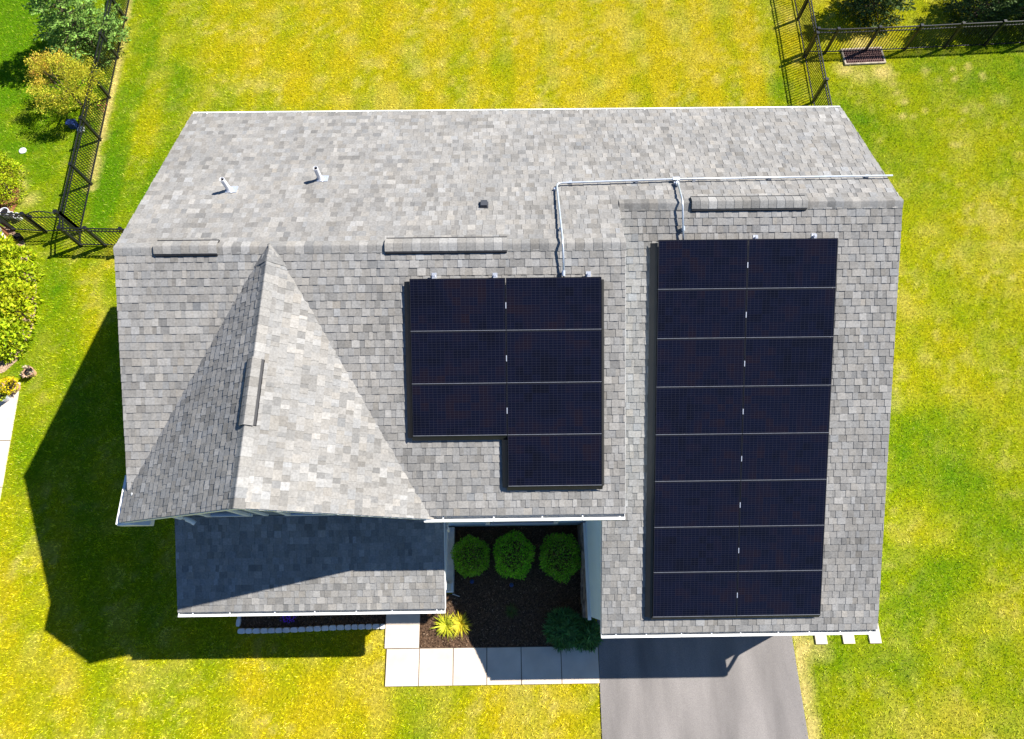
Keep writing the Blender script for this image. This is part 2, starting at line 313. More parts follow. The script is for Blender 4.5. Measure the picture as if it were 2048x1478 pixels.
def in_rect(x, y, r): return (x > r[0]) & (x < r[1]) & (y > r[2]) & (y < r[3])
HEDGE_EDGE = [at(*p) for p in ((-60, 452), (20, 455), (46, 478), (64, 520), (73, 565), (73, 610), (66, 655), (52, 695), (34, 722), (8, 745), (-60, 760))]
def in_poly(x, y, poly):
    ins = np.zeros(x.shape, bool); n = len(poly)
    for i in range(n):
        x1, y1 = poly[i][:2]; x2, y2 = poly[(i+1) % n][:2]
        cnd = ((y1 > y) != (y2 > y)) & (x < (x2-x1)*(y-y1)/(y2-y1+1e-12)+x1); ins ^= cnd
    return ins
PATH_POLY = [(-14.11, 5.77), (-13.82, 2.41), (-13.55, -3.0), (-13.4, -9.0), (-16.5, -9.0), (-16.5, 5.9)]
# grass blades
def make_grass():
    n = 900000
    x = rng.uniform(-20.5, 21, n); y = rng.uniform(-4.6, 22, n)
    d = np.stack([x, y, np.full(n, -H)], 1); zc = d@np.array(CF); u = 1024+F_PX*(d@np.array(CR))/zc; v = 739-F_PX*(d@np.array(CU))/zc
    keep = (u > -120) & (u < 2168) & (v > -110) & (v < 1590)
    keep &= ~(in_rect(x, y, (XL+.02, XM, YF+.3, YB-.3)) | in_rect(x, y, (XG-.1, XR, YGF+.25, YB-.3)) | in_rect(x, y, (-7.2, -1.45, -0.12, 2)))
    keep &= ~(in_rect(x, y, (-3.18, -2.34, -2.27, 0)) | in_rect(x, y, (-3.13, 2.2, -2.265, -1.42)) | in_rect(x, y, (2.18, 7.08, -30, 0)))
    keep &= ~(in_rect(x, y, (-7.0, -3.15, -0.98, 0)) | in_rect(x, y, (-2.35, 2.1, -1.45, 2)) | in_rect(x, y, (12.02, 13.5, 17.2, 18.0)))
    keep &= ~(in_poly(x, y, PATH_POLY) | in_poly(x, y, HEDGE_EDGE))
    for px in (7.84, 8.54, 9.21): keep &= ~in_rect(x, y, (px-.18, px+.2, -1.5, -.9))
    x = x[keep]; y = y[keep]; n = len(x)
    T, D = lawn_fields(x, y)
    keep = rng.random(n) > D*0.55; x, y, T, D = x[keep], y[keep], T[keep], D[keep]; n = len(x)
    cl = vnoise(x, y, 0.09, 31)
    T = np.clip(T+rng.normal(0, .13, n)+0.25*(cl-.5), 0, 1); D = np.clip(D+(rng.random(n) < .08)*.3+rng.normal(0, .05, n), 0, 1)
    c = lawn_colour(T, D)*rng.uniform(.65, 1.3, n)[:, None]*(0.7+0.6*cl[:, None])
    az = rng.uniform(0, 2*math.pi, n); ti = rng.uniform(.35, 1.25, n); L = rng.uniform(.035, .085, n)*(0.75+0.6*cl); wd = rng.uniform(.010, .020, n)
    ca, sa = np.cos(az), np.sin(az); V = np.empty((n, 3, 3))
    V[:, 0] = np.stack([x-sa*wd/2, y+ca*wd/2, np.zeros(n)-.002], 1); V[:, 1] = np.stack([x+sa*wd/2, y-ca*wd/2, np.zeros(n)-.002], 1)
    V[:, 2] = np.stack([x+ca*L*np.sin(ti), y+sa*L*np.sin(ti), L*np.cos(ti)], 1)
    return pydata_np('grass', V.reshape(-1, 3), None, 3, c, M_GRASS)
tag(make_grass(), 'yellow and green mown lawn grass around the house', 'grass', kind='stuff')

# driveway, walk, beds -------------------------------------------------------
mb = MB(); mb.prism([(2.2, -0.7, .004), (7.10, -0.7, .004), (7.14, -3.6, .004), (7.2, -25, .004), (2.12, -25, .004), (2.16, -3.5, .004)][::-1], (0, 0, .026)); tag(mb.build('driveway', M_ASPHALT), kind='structure')
mb = MB(); g = .010
mb.box((-3.19, -1.43+g, .004), (-2.33, -0.11, .045))
for a, b in zip([-3.14, -2.31, -1.46, -.62, .24, 1.24], [-2.31, -1.46, -.62, .24, 1.24, 2.18]): mb.box((a+g, -2.28, .004), (b-g, -1.43-g, .045))
tag(mb.build('front_walk', M_CONC), kind='structure')
mb = MB(); mb.box((-3.12, -2.26, .002), (2.15, -1.42, .028)); mb.box((-3.17, -1.43, .002), (-2.35, -1.40, .028)); tag(mb.build('walk_bed', M_BARK), kind='structure')
mb = MB(); P = PATH_POLY
cuts = [5.77, 4.05, 2.75, 1.5, .2, -1.1, -2.4, -3.7, -6, -9]
ex = lambda y: -14.11+0.29*(5.77-y)/3.36*0.97 if y > 2 else -13.82+0.05*(2.41-y)
for a, b in zip(cuts[:-1], cuts[1:]): mb.prism([(ex(a), a-g, .004), (ex(b), b+g, .004), (-16.5, b+g, .004), (-16.5, a-g, .004)][::-1], (0, 0, .036))
tag(mb.build('side_path', M_CONC), kind='structure')

M_MULCH = attr_mat('bark_mulch', 0.95, 30, 0.5, 0.05, bump=0.9, bscale=60)
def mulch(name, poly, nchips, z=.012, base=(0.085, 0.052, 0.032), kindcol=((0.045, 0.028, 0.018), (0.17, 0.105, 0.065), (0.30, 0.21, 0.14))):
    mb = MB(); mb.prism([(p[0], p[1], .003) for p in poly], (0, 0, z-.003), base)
    xs_ = [p[0] for p in poly]; ys_ = [p[1] for p in poly]; k = 0
    P_ = rng.uniform((min(xs_), min(ys_)), (max(xs_), max(ys_)), (nchips*2, 2)); ok = in_poly(P_[:, 0], P_[:, 1], poly); P_ = P_[ok][:nchips]
    for x, y in P_:
        a_ = random.uniform(0, 6.28); L_ = random.uniform(.015, .05); W_ = random.uniform(.006, .016); t_ = random.uniform(-.35, .35)
        d_ = Vector((math.cos(a_), math.sin(a_), t_)); e_ = Vector((-math.sin(a_), math.cos(a_), random.uniform(-.4, .4)))
        p_ = Vector((x, y, z+.008+random.uniform(0, .012))); r_ = random.random()
        c_ = kindcol[0] if r_ < .5 else kindcol[1] if r_ < .93 else kindcol[2]
        mb.face([p_-d_*L_/2-e_*W_/2, p_+d_*L_/2-e_*W_/2, p_+d_*L_/2+e_*W_/2, p_-d_*L_/2+e_*W_/2], c_)
    return tag(mb.build(name, M_MULCH), kind='structure')
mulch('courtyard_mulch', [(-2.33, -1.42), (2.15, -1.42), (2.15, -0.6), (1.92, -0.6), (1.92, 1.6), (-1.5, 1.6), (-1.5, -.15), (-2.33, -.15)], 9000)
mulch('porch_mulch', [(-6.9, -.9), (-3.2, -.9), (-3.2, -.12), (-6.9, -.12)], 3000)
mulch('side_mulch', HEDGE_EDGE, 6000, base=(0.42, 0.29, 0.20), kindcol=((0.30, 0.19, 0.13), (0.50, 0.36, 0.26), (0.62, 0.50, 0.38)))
mulch('corner_mulch', [at(*p) for p in ((-60, 345), (20, 330), (36, 365), (40, 400), (24, 428), (-60, 432))], 1500, base=(0.25, 0.10, 0.05), kindcol=((0.16, 0.06, 0.03), (0.34, 0.16, 0.09), (0.45, 0.3, 0.2)))

# stone edging in front of the porch
ed = empty('stone_edging', (-5, -.95, 0), 'row of pale rounded edging stones beside the mulch under the porch gutter', 'edging')
x = -6.93; k = 0
def edge_stone(x0, x1, y0, y1, col):
    b = MB(); cx, cy = (x0+x1)/2, (y0+y1)/2; hx, hy = (x1-x0)/2-.006, (y1-y0)/2; V = []; n = 14
    for z, f in ((.0, 1), (.07, 1), (.10, .9)):
        for j in range(n):
            t = 2*math.pi*j/n; q = 4.5; ct, st = math.cos(t), math.sin(t); r = (abs(ct)**q+abs(st)**q)**(-1/q)
            V.append((cx+hx*f*ct*r*(1+random.uniform(-.04, .04)), cy+hy*f*st*r*(1+random.uniform(-.06, .06)), z))
    b.mesh(V, [(i*n+j, i*n+(j+1) % n, (i+1)*n+(j+1) % n, (i+1)*n+j) for i in range(2) for j in range(n)]+[tuple(range(2*n, 3*n))])
    b.build('edging_stone', M_CONC2, ed)
while x < -3.22:
    L = random.uniform(.17, .20); x1 = min(x+L, -3.2); yy = -.93+.02*math.sin(x*1.3)+(.035*((x+4.9)*.5) if x < -4.9 else 0)*0.9
    edge_stone(x, x1, yy-.06, yy+.065, None); x = x1
for y0, y1 in ((-.86, -.66), (-.66, -.42), (-.42, -.2)): edge_stone(-6.99, -6.88, y0, y1, None)
# concrete pads by the garage corner
for i, (px, lab) in enumerate(((7.84, 'square concrete paver in the grass nearest the driveway'), (8.54, 'square concrete paver between two other pavers at the garage corner'), (9.21, 'square concrete paver farthest from the driveway, under the gutter end'))):
    b = MB(); b.box((px-.15, -1.47, .0), (px+.14, -.85, .045)); o = b.build('stepping_paver', M_CONC); tag(o, lab, 'paver', 'pavers at the garage corner')

# ================================================================== house
house = empty('house', (0, 4, 0), 'two storey grey shingled house with attached garage and solar arrays', 'house')
def clip(poly, clipper):
    out = poly
    for i in range(len(clipper)):
        a = clipper[i]; b = clipper[(i+1) % len(clipper)]; inp = out; out = []
        if not inp: return []
        sd = lambda p: (b[0]-a[0])*(p[1]-a[1])-(b[1]-a[1])*(p[0]-a[0])
        for j in range(len(inp)):
            p = inp[j]; q = inp[(j+1) % len(inp)]; sp_, sq = sd(p), sd(q)
            if sp_ >= 0: out.append(p)
            if (sp_ >= 0) != (sq >= 0):
                t = sp_/(sp_-sq); out.append((p[0]+(q[0]-p[0])*t, p[1]+(q[1]-p[1])*t))
    return out
EXPO = 0.145
SH_MUL = 1.0
def shingle_tone(stain=1.0):
    r = random.random()
    v = random.gauss(.232, .009) if r < .56 else random.gauss(.268, .014) if r < .78 else random.gauss(.190, .012) if r < .98 else random.gauss(.285, .018)
    h = random.gauss(0, .014)
    return (max(.05, v*(1.035+h)*stain), v*1.0*stain, max(.05, v*(.935-h*1.3)*stain))
WIDTHS = (.075, .10, .12, .14, .17)
def roof_slope(name, p0, u, v, polys, parent=house, stain=None):
    """laminated shingle courses: every tab is a thin wedge of its own, clipped to the slope's outline"""
    p0 = Vector(p0); u = Vector(u).normalized(); v = Vector(v).normalized(); n = u.cross(v); mb = MB()
    W = lambda a, b, h: p0+u*a+v*b+n*h
    for poly in polys: mb.prism([W(a, b, -.045) for a, b in poly], n*.045, (.20, .20, .195))
    a0 = min(p[0] for P in polys for p in P); a1 = max(p[0] for P in polys for p in P); b1 = max(p[1] for P in polys for p in P)
    for k in range(int(b1/EXPO)+1):
        lo, hi = k*EXPO, (k+1)*EXPO; a = a0-random.uniform(0, .2); thick = random.random() < .5
        run = 0
        while a < a1:
            wd = random.choice(WIDTHS) * random.uniform(.9, 1.12); thick = not thick
            ext = .006 if thick else 0.0; col = shingle_tone(.97 if not thick else 1.03)
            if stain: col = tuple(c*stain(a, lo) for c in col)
            for poly in polys:
                q = clip([(a, lo), (a+wd, lo), (a+wd, hi), (a, hi)], poly)
                if len(q) < 3: continue
                hgt = lambda b: .011+ext-(b-lo)/EXPO*.0105
                top = [W(x, y, hgt(y)) for x, y in q]; bot = [W(x, y, -.001) for x, y in q]; m = len(q)
                mb.face(top, col)
                for i in range(m):
                    j = (i+1) % m
                    if abs(q[i][1]-hi) < 1e-6 and abs(q[j][1]-hi) < 1e-6: continue
                    mb.face([bot[i], bot[j], top[j], top[i]], tuple(c*.8 for c in col))
            a += wd
    return mb.build(name, M_SHINGLE, parent)
def unit(y, z): L = math.hypot(y, z); return (0, y/L, z/L), L
PL = {}
# rear slope (both ridges stand on it)
sB = (ZM-ZB)/(YB-YM); vb, Lb = unit(-(YB-EO-YM), sB*(YB-EO-YM)); zb0 = ZB+sB*EO
bg_ = (YB-EO-YG)*math.sqrt(1+sB*sB)
rear = roof_slope('rear_roof', (XR, YB-EO, zb0), (-1, 0, 0), vb, [[(0, 0), (XR-XL, 0), (XR-XL, bg_), (0, bg_)], [(XR-XM, bg_), (XR-XL, bg_), (XR-XL, Lb), (XR-XM, Lb)]])
PL['rear'] = (Vector((XR, YB-EO, zb0)), Vector((-1, 0, 0)).cross(Vector(vb)))
# front slope of the main roof
sF = (ZM-ZF)/(YM-YF); vf, Lf = unit(YM-YF-EO, sF*(YM-YF-EO))
front = roof_slope('front_roof', (XL, YF+EO, ZF+sF*EO), (1, 0, 0), vf, [[(0, .55), (.15, .55), (.15, Lf), (0, Lf)], [(.15, .40), (XWR-.34-XL, .40), (XWR-.34-XL, Lf), (.15, Lf)], [(XWR-.34-XL, 0), (XM-XL, 0), (XM-XL, Lf), (XWR-.34-XL, Lf)]])
PL['front'] = (Vector((XL, YF+EO, ZF+sF*EO)), Vector((1, 0, 0)).cross(Vector(vf)))
# garage front slope
sG = (ZG-ZGF)/(YG-YGF); vg, Lg = unit(YG-YGF-EO, sG*(YG-YGF-EO))
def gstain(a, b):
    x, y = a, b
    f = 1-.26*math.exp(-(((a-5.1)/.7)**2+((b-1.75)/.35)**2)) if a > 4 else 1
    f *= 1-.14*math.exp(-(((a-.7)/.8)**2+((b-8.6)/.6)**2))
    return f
garage_roof = roof_slope('garage_roof', (XG, YGF+EO, ZGF+sG*EO), (1, 0, 0), vg, [[(0, 0), (XR-XG, 0), (XR-XG, Lg), (XM-XG+.01, Lg), (0, (YF+.6-YGF)*math.sqrt(1+sG*sG))]], stain=gstain)
PL['garage'] = (Vector((XG, YGF+EO, ZGF+sG*EO)), Vector((1, 0, 0)).cross(Vector(vg)))
# gabled wing: ridge runs front to back
sW = (ZW-ZWE)/(XW-XWL); ZWR = 5.06; sWR = (ZW-ZWR)/(XWR-XW)
yv = YM-.12; cw = math.sqrt(1+sW*sW); cwr = math.sqrt(1+sWR*sWR); Lw = (XW-XWL)*cw; Lwr = (XWR-XW)*cwr
vr = Vector((-1, 0, sWR)).normalized(); vl = Vector((1, 0, sW)).normalized()
y_r = YF+.55; y_l = 2.11
wing_right = roof_slope('wing_roof', (XWR, YW, ZWR), (0, 1, 0), vr, [[(0, 0), (y_r-YW, 0), (yv-YW+.15, Lwr), (0, Lwr)]])
wing_left = roof_slope('wing_roof', (XWL+EO, YW, ZWE+sW*EO), (0, -1, 0), vl, [[(-(y_l-YW), 0), (0, 0), (0, Lw-EO*cw), (-(yv-YW+.15), Lw-EO*cw)]])
# porch roof
sP = 0.39; yPt = YWALL_W-.005; vp, Lp = unit(yPt-YPF-EO, sP*(yPt-YPF-EO))
porch_roof = roof_slope('porch_roof', (XPL, YPF+EO, ZPE+sP*EO), (1, 0, 0), vp, [[(0, 0), (XPR-XPL, 0), (XPR-XPL, Lp), (0, Lp)]])
PL['porch'] = (Vector((XPL, YPF+EO, ZPE+sP*EO)), Vector((1, 0, 0)).cross(Vector(vp)))

# ridge caps -------------------------------------------------------------
def cap_strip(mb, A, B, dl, dr, half, lift, step=.165, arch=.016, cap_tone=lambda t: 1.0):
    A = Vector(A); B = Vector(B); d = (B-A).normalized(); L = (B-A).length; k = int(L/step); dl = Vector(dl).normalized(); dr = Vector(dr).normalized()
    up = Vector((0, 0, 1)); t = 0
    for i in range(k+1):
        a, b = i*step, min((i+1)*step, L)
        if b-a < .02: continue
        col = shingle_tone(cap_tone(a)); h0, h1 = lift+.009, lift+.004
        def sec(s, h): return [A+d*s+dl*half+up*(h-.006)+dl.cross(d)*0, A+d*s+dl*half*.45+up*(h+.006), A+d*s+dl*half*.14+up*(h+arch*.55), A+d*s+up*(h+arch*.42), A+d*s+dr*half*.14+up*(h+arch*.55), A+d*s+dr*half*.45+up*(h+.006), A+d*s+dr*half+up*(h-.006)]
        P, Q = sec(a, h0), sec(b, h1); low = [p-up*.02 for p in P]; lowq = [p-up*.02 for p in Q]
        for j in range(6): mb.face([P[j], P[j+1], Q[j+1], Q[j]], col); mb.face([low[j], low[j+1], P[j+1], P[j]], tuple(c*.8 for c in col))
        for j in (0, 6): mb.face([P[j], Q[j], lowq[j], low[j]], tuple(c*.8 for c in col))
DB = Vector((0, 1, -sB)); DF = Vector((0, -1, -sF)); DG = Vector((0, -1, -sG)); WL = Vector((-1, 0, -sW)); WR = Vector((1, 0, -sWR))
for A, B, dl, dr in (((XL, YM, ZM), (XM+.01, YM, ZM), DB, DF), ((XR, YG, ZG), (XM+.02, YG, ZG), DB, DG), ((XW, YW-.01, ZW), (XW, YM-.2, ZW), WL, WR)):
    mb = MB(); cap_strip(mb, A, B, dl, dr, .165 if dl is WL else .14, .012, arch=.03 if dl is WL else .018, cap_tone=(lambda t: .80 if t > 4.3 else .95) if dr is DG else (lambda t: 1.0)); mb.build('ridge_cap', M_SHINGLE, house)  # garage ridge caps darker, mossy toward the main roof
# woven cap where the two ridges meet
mb = MB(); cap_strip(mb, (XW, YM-.34, ZW+.0), (XW, YM+.05, ZW-.04), WL, WR, .36, .016, step=.42, arch=.03); mb.build('ridge_cap', M_SHINGLE, house)
def ridge_vent(A, B, dl, dr, half=.14):
    A = Vector(A); B = Vector(B); mb = MB(); cap_strip(mb, A, B, dl, dr, half, .062, arch=.014); v_ = mb.build('ridge_vent', M_SHINGLE, house)
    d = (B-A).normalized(); mb = MB(); up = Vector((0, 0, 1))
    for e in (dl, dr):
        e = Vector(e).normalized(); p = A+d*.01+e*(half-.02)+up*.004; mb.obox(p, d*((B-A).length-.02), e*(.058 if e.y > .2 or e.x > .2 else .045), up*.045)
    mb.obox(A+Vector(dl).normalized()*(half-.02)+up*.01, d*.02, (Vector(dr).normalized()-Vector(dl).normalized())*(half-.02), up*.048)
    mb.build('vent_baffle', M_DARK, v_)
rx = lambda u_, v_, z: at(u_, v_, z).x
ridge_vent((rx(303, 500, ZM+.09), YM, ZM), (rx(430, 500, ZM+.09), YM, ZM), DB, DF)
ridge_vent((rx(768, 497, ZM+.09), YM, ZM), (rx(1015, 497, ZM+.09), YM, ZM), DB, DF)
ridge_vent((rx(1385, 403, ZG+.09), YG, ZG), (rx(1618, 401, ZG+.09), YG, ZG), DB, DG)
ridge_vent((XW, at(487, 848, ZW+.09).y, ZW), (XW, at(508, 712, ZW+.09).y, ZW), WL, WR)

# walls ------------------------------------------------------------------
def yz_prism(name, x0, x1, prof, mat, par=house):
    b = MB(); b.prism([(x0, y, z) for y, z in prof], (x1-x0, 0, 0)); return b.build(name, mat, par)
off = .06
yz_prism('main_wall', XL+.025, XM-.025, [(YF+.36, 0), (YB-.36, 0), (YB-.36, ZB+sB*.36-off), (YM, ZM-off-.02), (YF+.36, ZF+sF*.36-off)], M_SIDING)
yz_prism('garage_wall', XG+.025, XR-.025, [(YGF+.34, 0), (YB-.37, 0), (YB-.37, ZB+sB*.37-off), (YG, ZG-off-.02), (YGF+.34, ZGF+sG*.34-off)], M_SIDING)
b = MB(); b.prism([(XWL+.33, YWALL_W, 0), (XWR-.33, YWALL_W, 0), (XWR-.33, YWALL_W, ZWR+sWR*.33-off), (XW, YWALL_W, ZW-off-.02), (XWL+.33, YWALL_W, ZWE+sW*.33-off)], (0, 2.6, 0)); b.build('wing_wall', M_FRONTSIDE, house)
# horizontal lap lines on the visible siding of the garage side wall
mb = MB(); z = 1.08
while z < 5.9:
    ya = YGF+.36; yb_ = YF+.34
    zt = lambda y: ZGF+sG*(y-YGF)-off-.05
    ys0 = max(ya, YGF+(z+.16-ZGF+off+.05)/sG) if z+.16 > zt(ya) else ya
    if ys0 < yb_-.05: mb.prism([(XG+.022, ys0, z), (XG+.022, ys0, z+.158), (XG+.006, ys0, z)], (0, yb_-ys0, 0))
    z += .16
mb.build('lap_siding', M_SIDING, house)
mb = MB()
random.seed(3); zc_ = .0
while zc_ < .98:
    hh = random.uniform(.12, .2); y_ = YGF+.30
    while y_ < YF+.33:
        L_ = random.uniform(.18, .42); dpt = random.uniform(.09, .15); mb.box((XG+.03-dpt, y_+.006, zc_+.005), (XG+.03, min(y_+L_, YF+.33)-.006, min(zc_+hh, 1.0)-.005)); y_ += L_
    zc_ += hh
mb.build('stone_veneer', M_STONE, house)
mb = MB(); mb.box((XG-.055, YGF+.27, 1.0), (XG+.024, YF+.32, 1.05)); mb.build('stone_cap', M_WHITE, house)
# end-wall trim between garage roof and the main roof's right rake is covered by the main wall
# rake trims: white boards under the slope edges
def rake(A, B, outward, h=.15, par=house):
    b = MB(); A = Vector(A); B = Vector(B); o_ = Vector(outward); dz = Vector((0, 0, 1)); b.obox(A-dz*(h+.03)-o_*.024, B-A, o_*.030, dz*h); b.build('rake_trim', M_WHITE, par)
rake((XL-.004, YF+.75, ZF+sF*.75), (XL-.004, YM, ZM), (-1, 0, 0)); rake((XL-.004, YB-EO, zb0), (XL-.004, YM, ZM), (-1, 0, 0))
rake((XM+.004, YF+EO, ZF+sF*EO), (XM+.004, YM, ZM), (1, 0, 0)); rake((XM+.004, YG, ZG), (XM+.004, YM, ZM), (1, 0, 0))
rake((XR+.004, YB-EO, zb0), (XR+.004, YG, ZG), (1, 0, 0)); rake((XR+.004, YGF+EO, ZGF+sG*EO), (XR+.004, YG, ZG), (1, 0, 0))
rake((XG-.004, YGF+EO, ZGF+sG*EO), (XG-.004, YF+.2, ZGF+sG*(YF+.2-YGF)), (-1, 0, 0), .1)
rake((XWL+.02, YW-.004, ZWE+.01), (XW, YW-.004, ZW), (0, -1, 0), .10); rake((XWR, YW-.004, ZWR), (XW, YW-.004, ZW), (0, -1, 0), .10)
rake((XPR+.004, YPF+EO, ZPE+sP*EO), (XPR+.004, yPt, ZPE+sP*(yPt-YPF)), (1, 0, 0), .13); rake((XPL-.004, YPF+EO, ZPE+sP*EO), (XPL-.004, yPt, ZPE+sP*(yPt-YPF)), (-1, 0, 0), .13)
# soffits and the boxed return at the wing's corner
def soffit(lo, hi): b = MB(); b.box(lo, hi); b.build('soffit', M_WHITE, house)
soffit((XWR-.32, YF+.12, ZF-.13), (XM-.03, YF+.36, ZF-.11)); soffit((XG+.03, YGF+.12, ZGF-.13), (XR-.03, YGF+.34, ZGF-.11)); soffit((XL+.03, YB-.36, ZB-.13), (XR-.03, YB-.12, ZB-.11))
soffit((XPL+.03, YPF+.12, ZPE-.13), (XPR-.03, YWALL_W-.01, ZPE-.11))
mb = MB(); mb.prism([(XWL+.01, YW-.05, ZWE-.17), (XWL+.62, YW-.05, ZWE-.17), (XWL+.62, YW-.05, ZWE-.04), (XWL+.36, YW-.05, ZWE+.06), (XWL+.01, YW-.05, ZWE-.03)], (0, .26, 0)); mb.build('eave_return', M_WHITE, house)

# gutters ----------------------------------------------------------------
def gutter(A, B, outward, hang=.62, lip=.05, first=.3):
    """open trough whose outer lip runs A -> B; outward is the horizontal direction away from the roof"""
    A = Vector(A); B = Vector(B); o_ = Vector(outward); d = (B-A).normalized(); up = Vector((0, 0, 1)); L = (B-A).length; wd = .115
    b = MB(); zt = -.010; zl = -.112
    b.obox(A-o_*lip+up*zt, d*L, o_*lip, up*.012)
    b.obox(A-o_*.006+up*zl, d*L, o_*.006, up*(-zl+zt))                # front
    b.obox(A-o_*wd+up*zl, d*L, o_*(wd-.006), up*.006)                 # bottom
    b.obox(A-o_*(wd+.006)+up*zl, d*L, o_*.006, up*(-zl-.03))          # back
    for s in (0, L-.008): b.obox(A+d*s-o_*wd+up*zl, d*.008, o_*wd, up*(-zl))
    gt = b.build('gutter', M_WHITE, house)
    b = MB(); b.obox(A+d*.01-o_*(wd-.001)+up*(zl+.007), d*(L-.02), o_*(wd-.008), up*.03); b.build('gutter_bed', M_GUTTER_IN, gt)
    s = first
    while s < L-.1:
        b = MB(); b.obox(A+d*s-o_*(wd+.02)+up*(zt+.003), d*.022, o_*(wd+.018), up*.014); b.build('hanger', M_WHITE, gt); s += hang*random.uniform(.85, 1.15)
    return gt
random.seed(5)
gutter((XR, YB, ZB), (XL, YB, ZB), (0, 1, 0), .78, lip=.028)
gutter((at(848, 1046, ZF).x, YF-.01, ZF), (XM, YF-.01, ZF), (0, -1, 0), .85, first=.35)
gutter((XG, YGF, ZGF), (XR, YGF, ZGF), (0, -1, 0), .72)
gutter((XWL, y_l, ZWE), (XWL, YW-.03, ZWE), (-1, 0, 0), .5)
gutter((XPL, YPF, ZPE), (XPR, YPF, ZPE), (0, -1, 0), .85)
# downspouts
def downspout(pts, r=.038): b = MB(); b.tube(pts, r, 8); return b.build('downspout', M_WHITE, house)
downspout([(XR-.1, YGF+.05, ZGF-.1), (XR-.1, YGF+.05, ZGF-.22), (XR-.1, YGF+.28, ZGF-.55), (XR-.1, YGF+.29, ZGF-.62), (XR-.1, YGF+.29, .15), (XR-.1, YGF+.1, .08)], .042)
downspout([(XM-.06, YF+.06, ZF-.1), (XM-.06, YF+.06, ZF-.3), (XM-.06, YF+.22, ZF-.6), (XM-.06, YF+.28, ZF-1.0)])
ex_ = at(362, 1034, 4.3).x-.24
zb_ = ZPE+sP*(1.2-YPF)
zb_ = ZPE+sP*(YWALL_W-.1-YPF)
downspout([(ex_+.02, YWALL_W-.05, 4.75), (ex_, YWALL_W-.05, zb_+.62), (ex_+.02, YWALL_W-.06, zb_+.42), (ex_+.07, YWALL_W-.08, zb_+.28), (ex_+.15, YWALL_W-.12, zb_+.20), (ex_+.20, YWALL_W-.16, zb_+.16)], .05)
downspout([tuple(at(895, 1048, 2.75)), tuple(at(896, 1056, 2.6)), tuple(at(897, 1062, 2.2)), tuple(at(899, 1062, .3))], .03)
p = at(267, 988, 5.42); b = MB(); b.lathe((p.x, p.y, p.z-.05), [(.045, 0), (.05, .05), (.02, .07), (0, .07)], 12); b.build('kickout_flashing', M_WHITE, house)
# windows in the wing's front wall, and openings that face the front yard
def window(x0, x1, z0, z1, y, tr=.10):
    b = MB(); b.box((x0, y-.05, z0), (x0+tr, y+.02, z1)); b.box((x1-tr, y-.05, z0), (x1, y+.02, z1)); b.box((x0+tr, y-.04, z1-tr), (x1-tr, y+.02, z1)); b.box((x0-.03, y-.05, z0-.09), (x1+.03, y+.02, z0))
    zm_ = (z0+z1)/2; b.box((x0+tr, y-.025, zm_-.025), (x1-tr, y+.02, zm_+.025))
    b2 = MB(); b2.box((x0+tr, y-.012, z0), (x1-tr, y+.015, z1-tr)); fo = b.build('window', M_WHITE, house); b2.build('pane', M_GLASSW, fo)
zs = 3.86
for u0, u1 in ((412, 500), (572, 665)): window(at(u0, 1028, zs).x, at(u1, 1028, zs).x, zs, 5.55, YWALL_W-.0)
mb = MB(); mb.box((at(527, 1028, zs).x-.05, YWALL_W-.035, 3.7), (at(527, 1028, zs).x+.05, YWALL_W+.01, 5.9)); mb.build('wall_batten', M_WHITE, house)
window(-.6, 1.2, .9, 2.2, YF+.36); window(-6.4, -4.9, .9, 2.1, YWALL_W)
b = MB(); b.box((-3.2, YWALL_W-.05, .3), (-2.2, YWALL_W+.02, 2.35)); b.build('front_door', M_BROWN, house)
b = MB()
for i in range(4): b.box((XG+.5, YGF+.30, .03+i*.54), (XR-.5, YGF+.35, .03+i*.54+.525))
b.build('garage_door', M_WHITE, house)
# porch: slab, columns
b = MB(); b.box((-7.1, -.12, 0), (-1.47, YWALL_W-.01, .28)); b.build('porch_floor', M_CONC2, house)
for px in (-1.585, -4.2, -6.95):
    b = MB(); b.box((px-.085, -.08, .28), (px+.085, .09, ZPE-.135)); b.box((px-.12, -.11, .281), (px+.12, .12, .42)); b.box((px-.11, -.105, ZPE-.28), (px+.11, .115, ZPE-.137)); b.build('porch_column', M_WHITE, house)
b = MB(); b.box((XPR-.07, -.05, ZPE-.33), (XPR-.01, YWALL_W-.02, ZPE-.14)); b.build('porch_beam', M_WHITE, house)

# roof furniture ----------------------------------------------------------
pr, nr = PL['rear']
for u_, v_ in ((459, 380), (641, 358)):
    p = hit(u_, v_, pr, nr, .01); b = MB(); b.tube([p-Vector((0, 0, .05)), p+Vector((0, 0, .35))], .048, 14, cap=False); b.tube([p-Vector((0, 0, .05)), p+Vector((0, 0, .35))], .040, 14, cap=False)
    V = [p+Vector((r_*math.cos(t*math.pi/7), r_*math.sin(t*math.pi/7), .35)) for r_ in (.040, .048) for t in range(14)]; b.mesh(V, [(j, (j+1) % 14, (j+1) % 14+14, j+14) for j in range(14)])
    vp_ = b.build('vent_pipe', M_PVC, house, smooth=False)
    b = MB(); e1 = Vector((1, 0, 0)); e2 = nr.cross(e1)
    b.tube([p+nr*.0, p+Vector((0, 0, .07))], [.075, .055], 14)
    b.obox(p-e1*.06-e2*.10+nr*.008, e1*.22, e2*.20, nr*.006); b.build('flashing', M_SILVER, vp_)
    b = MB(); b.tube([p+Vector((0, 0, .2)), p+Vector((0, 0, .31))], .039, 12); b.build('pipe_bore', M_PIT, vp_)
p = hit(968, 411, pr, nr, .0); e1 = Vector((1, 0, 0)); e2 = nr.cross(e1)
if e2.y < 0: e2 = -e2
b = MB(); b.obox(p-e1*.085-e2*.10+nr*.012, e1*.17, e2*.20, nr*.006)
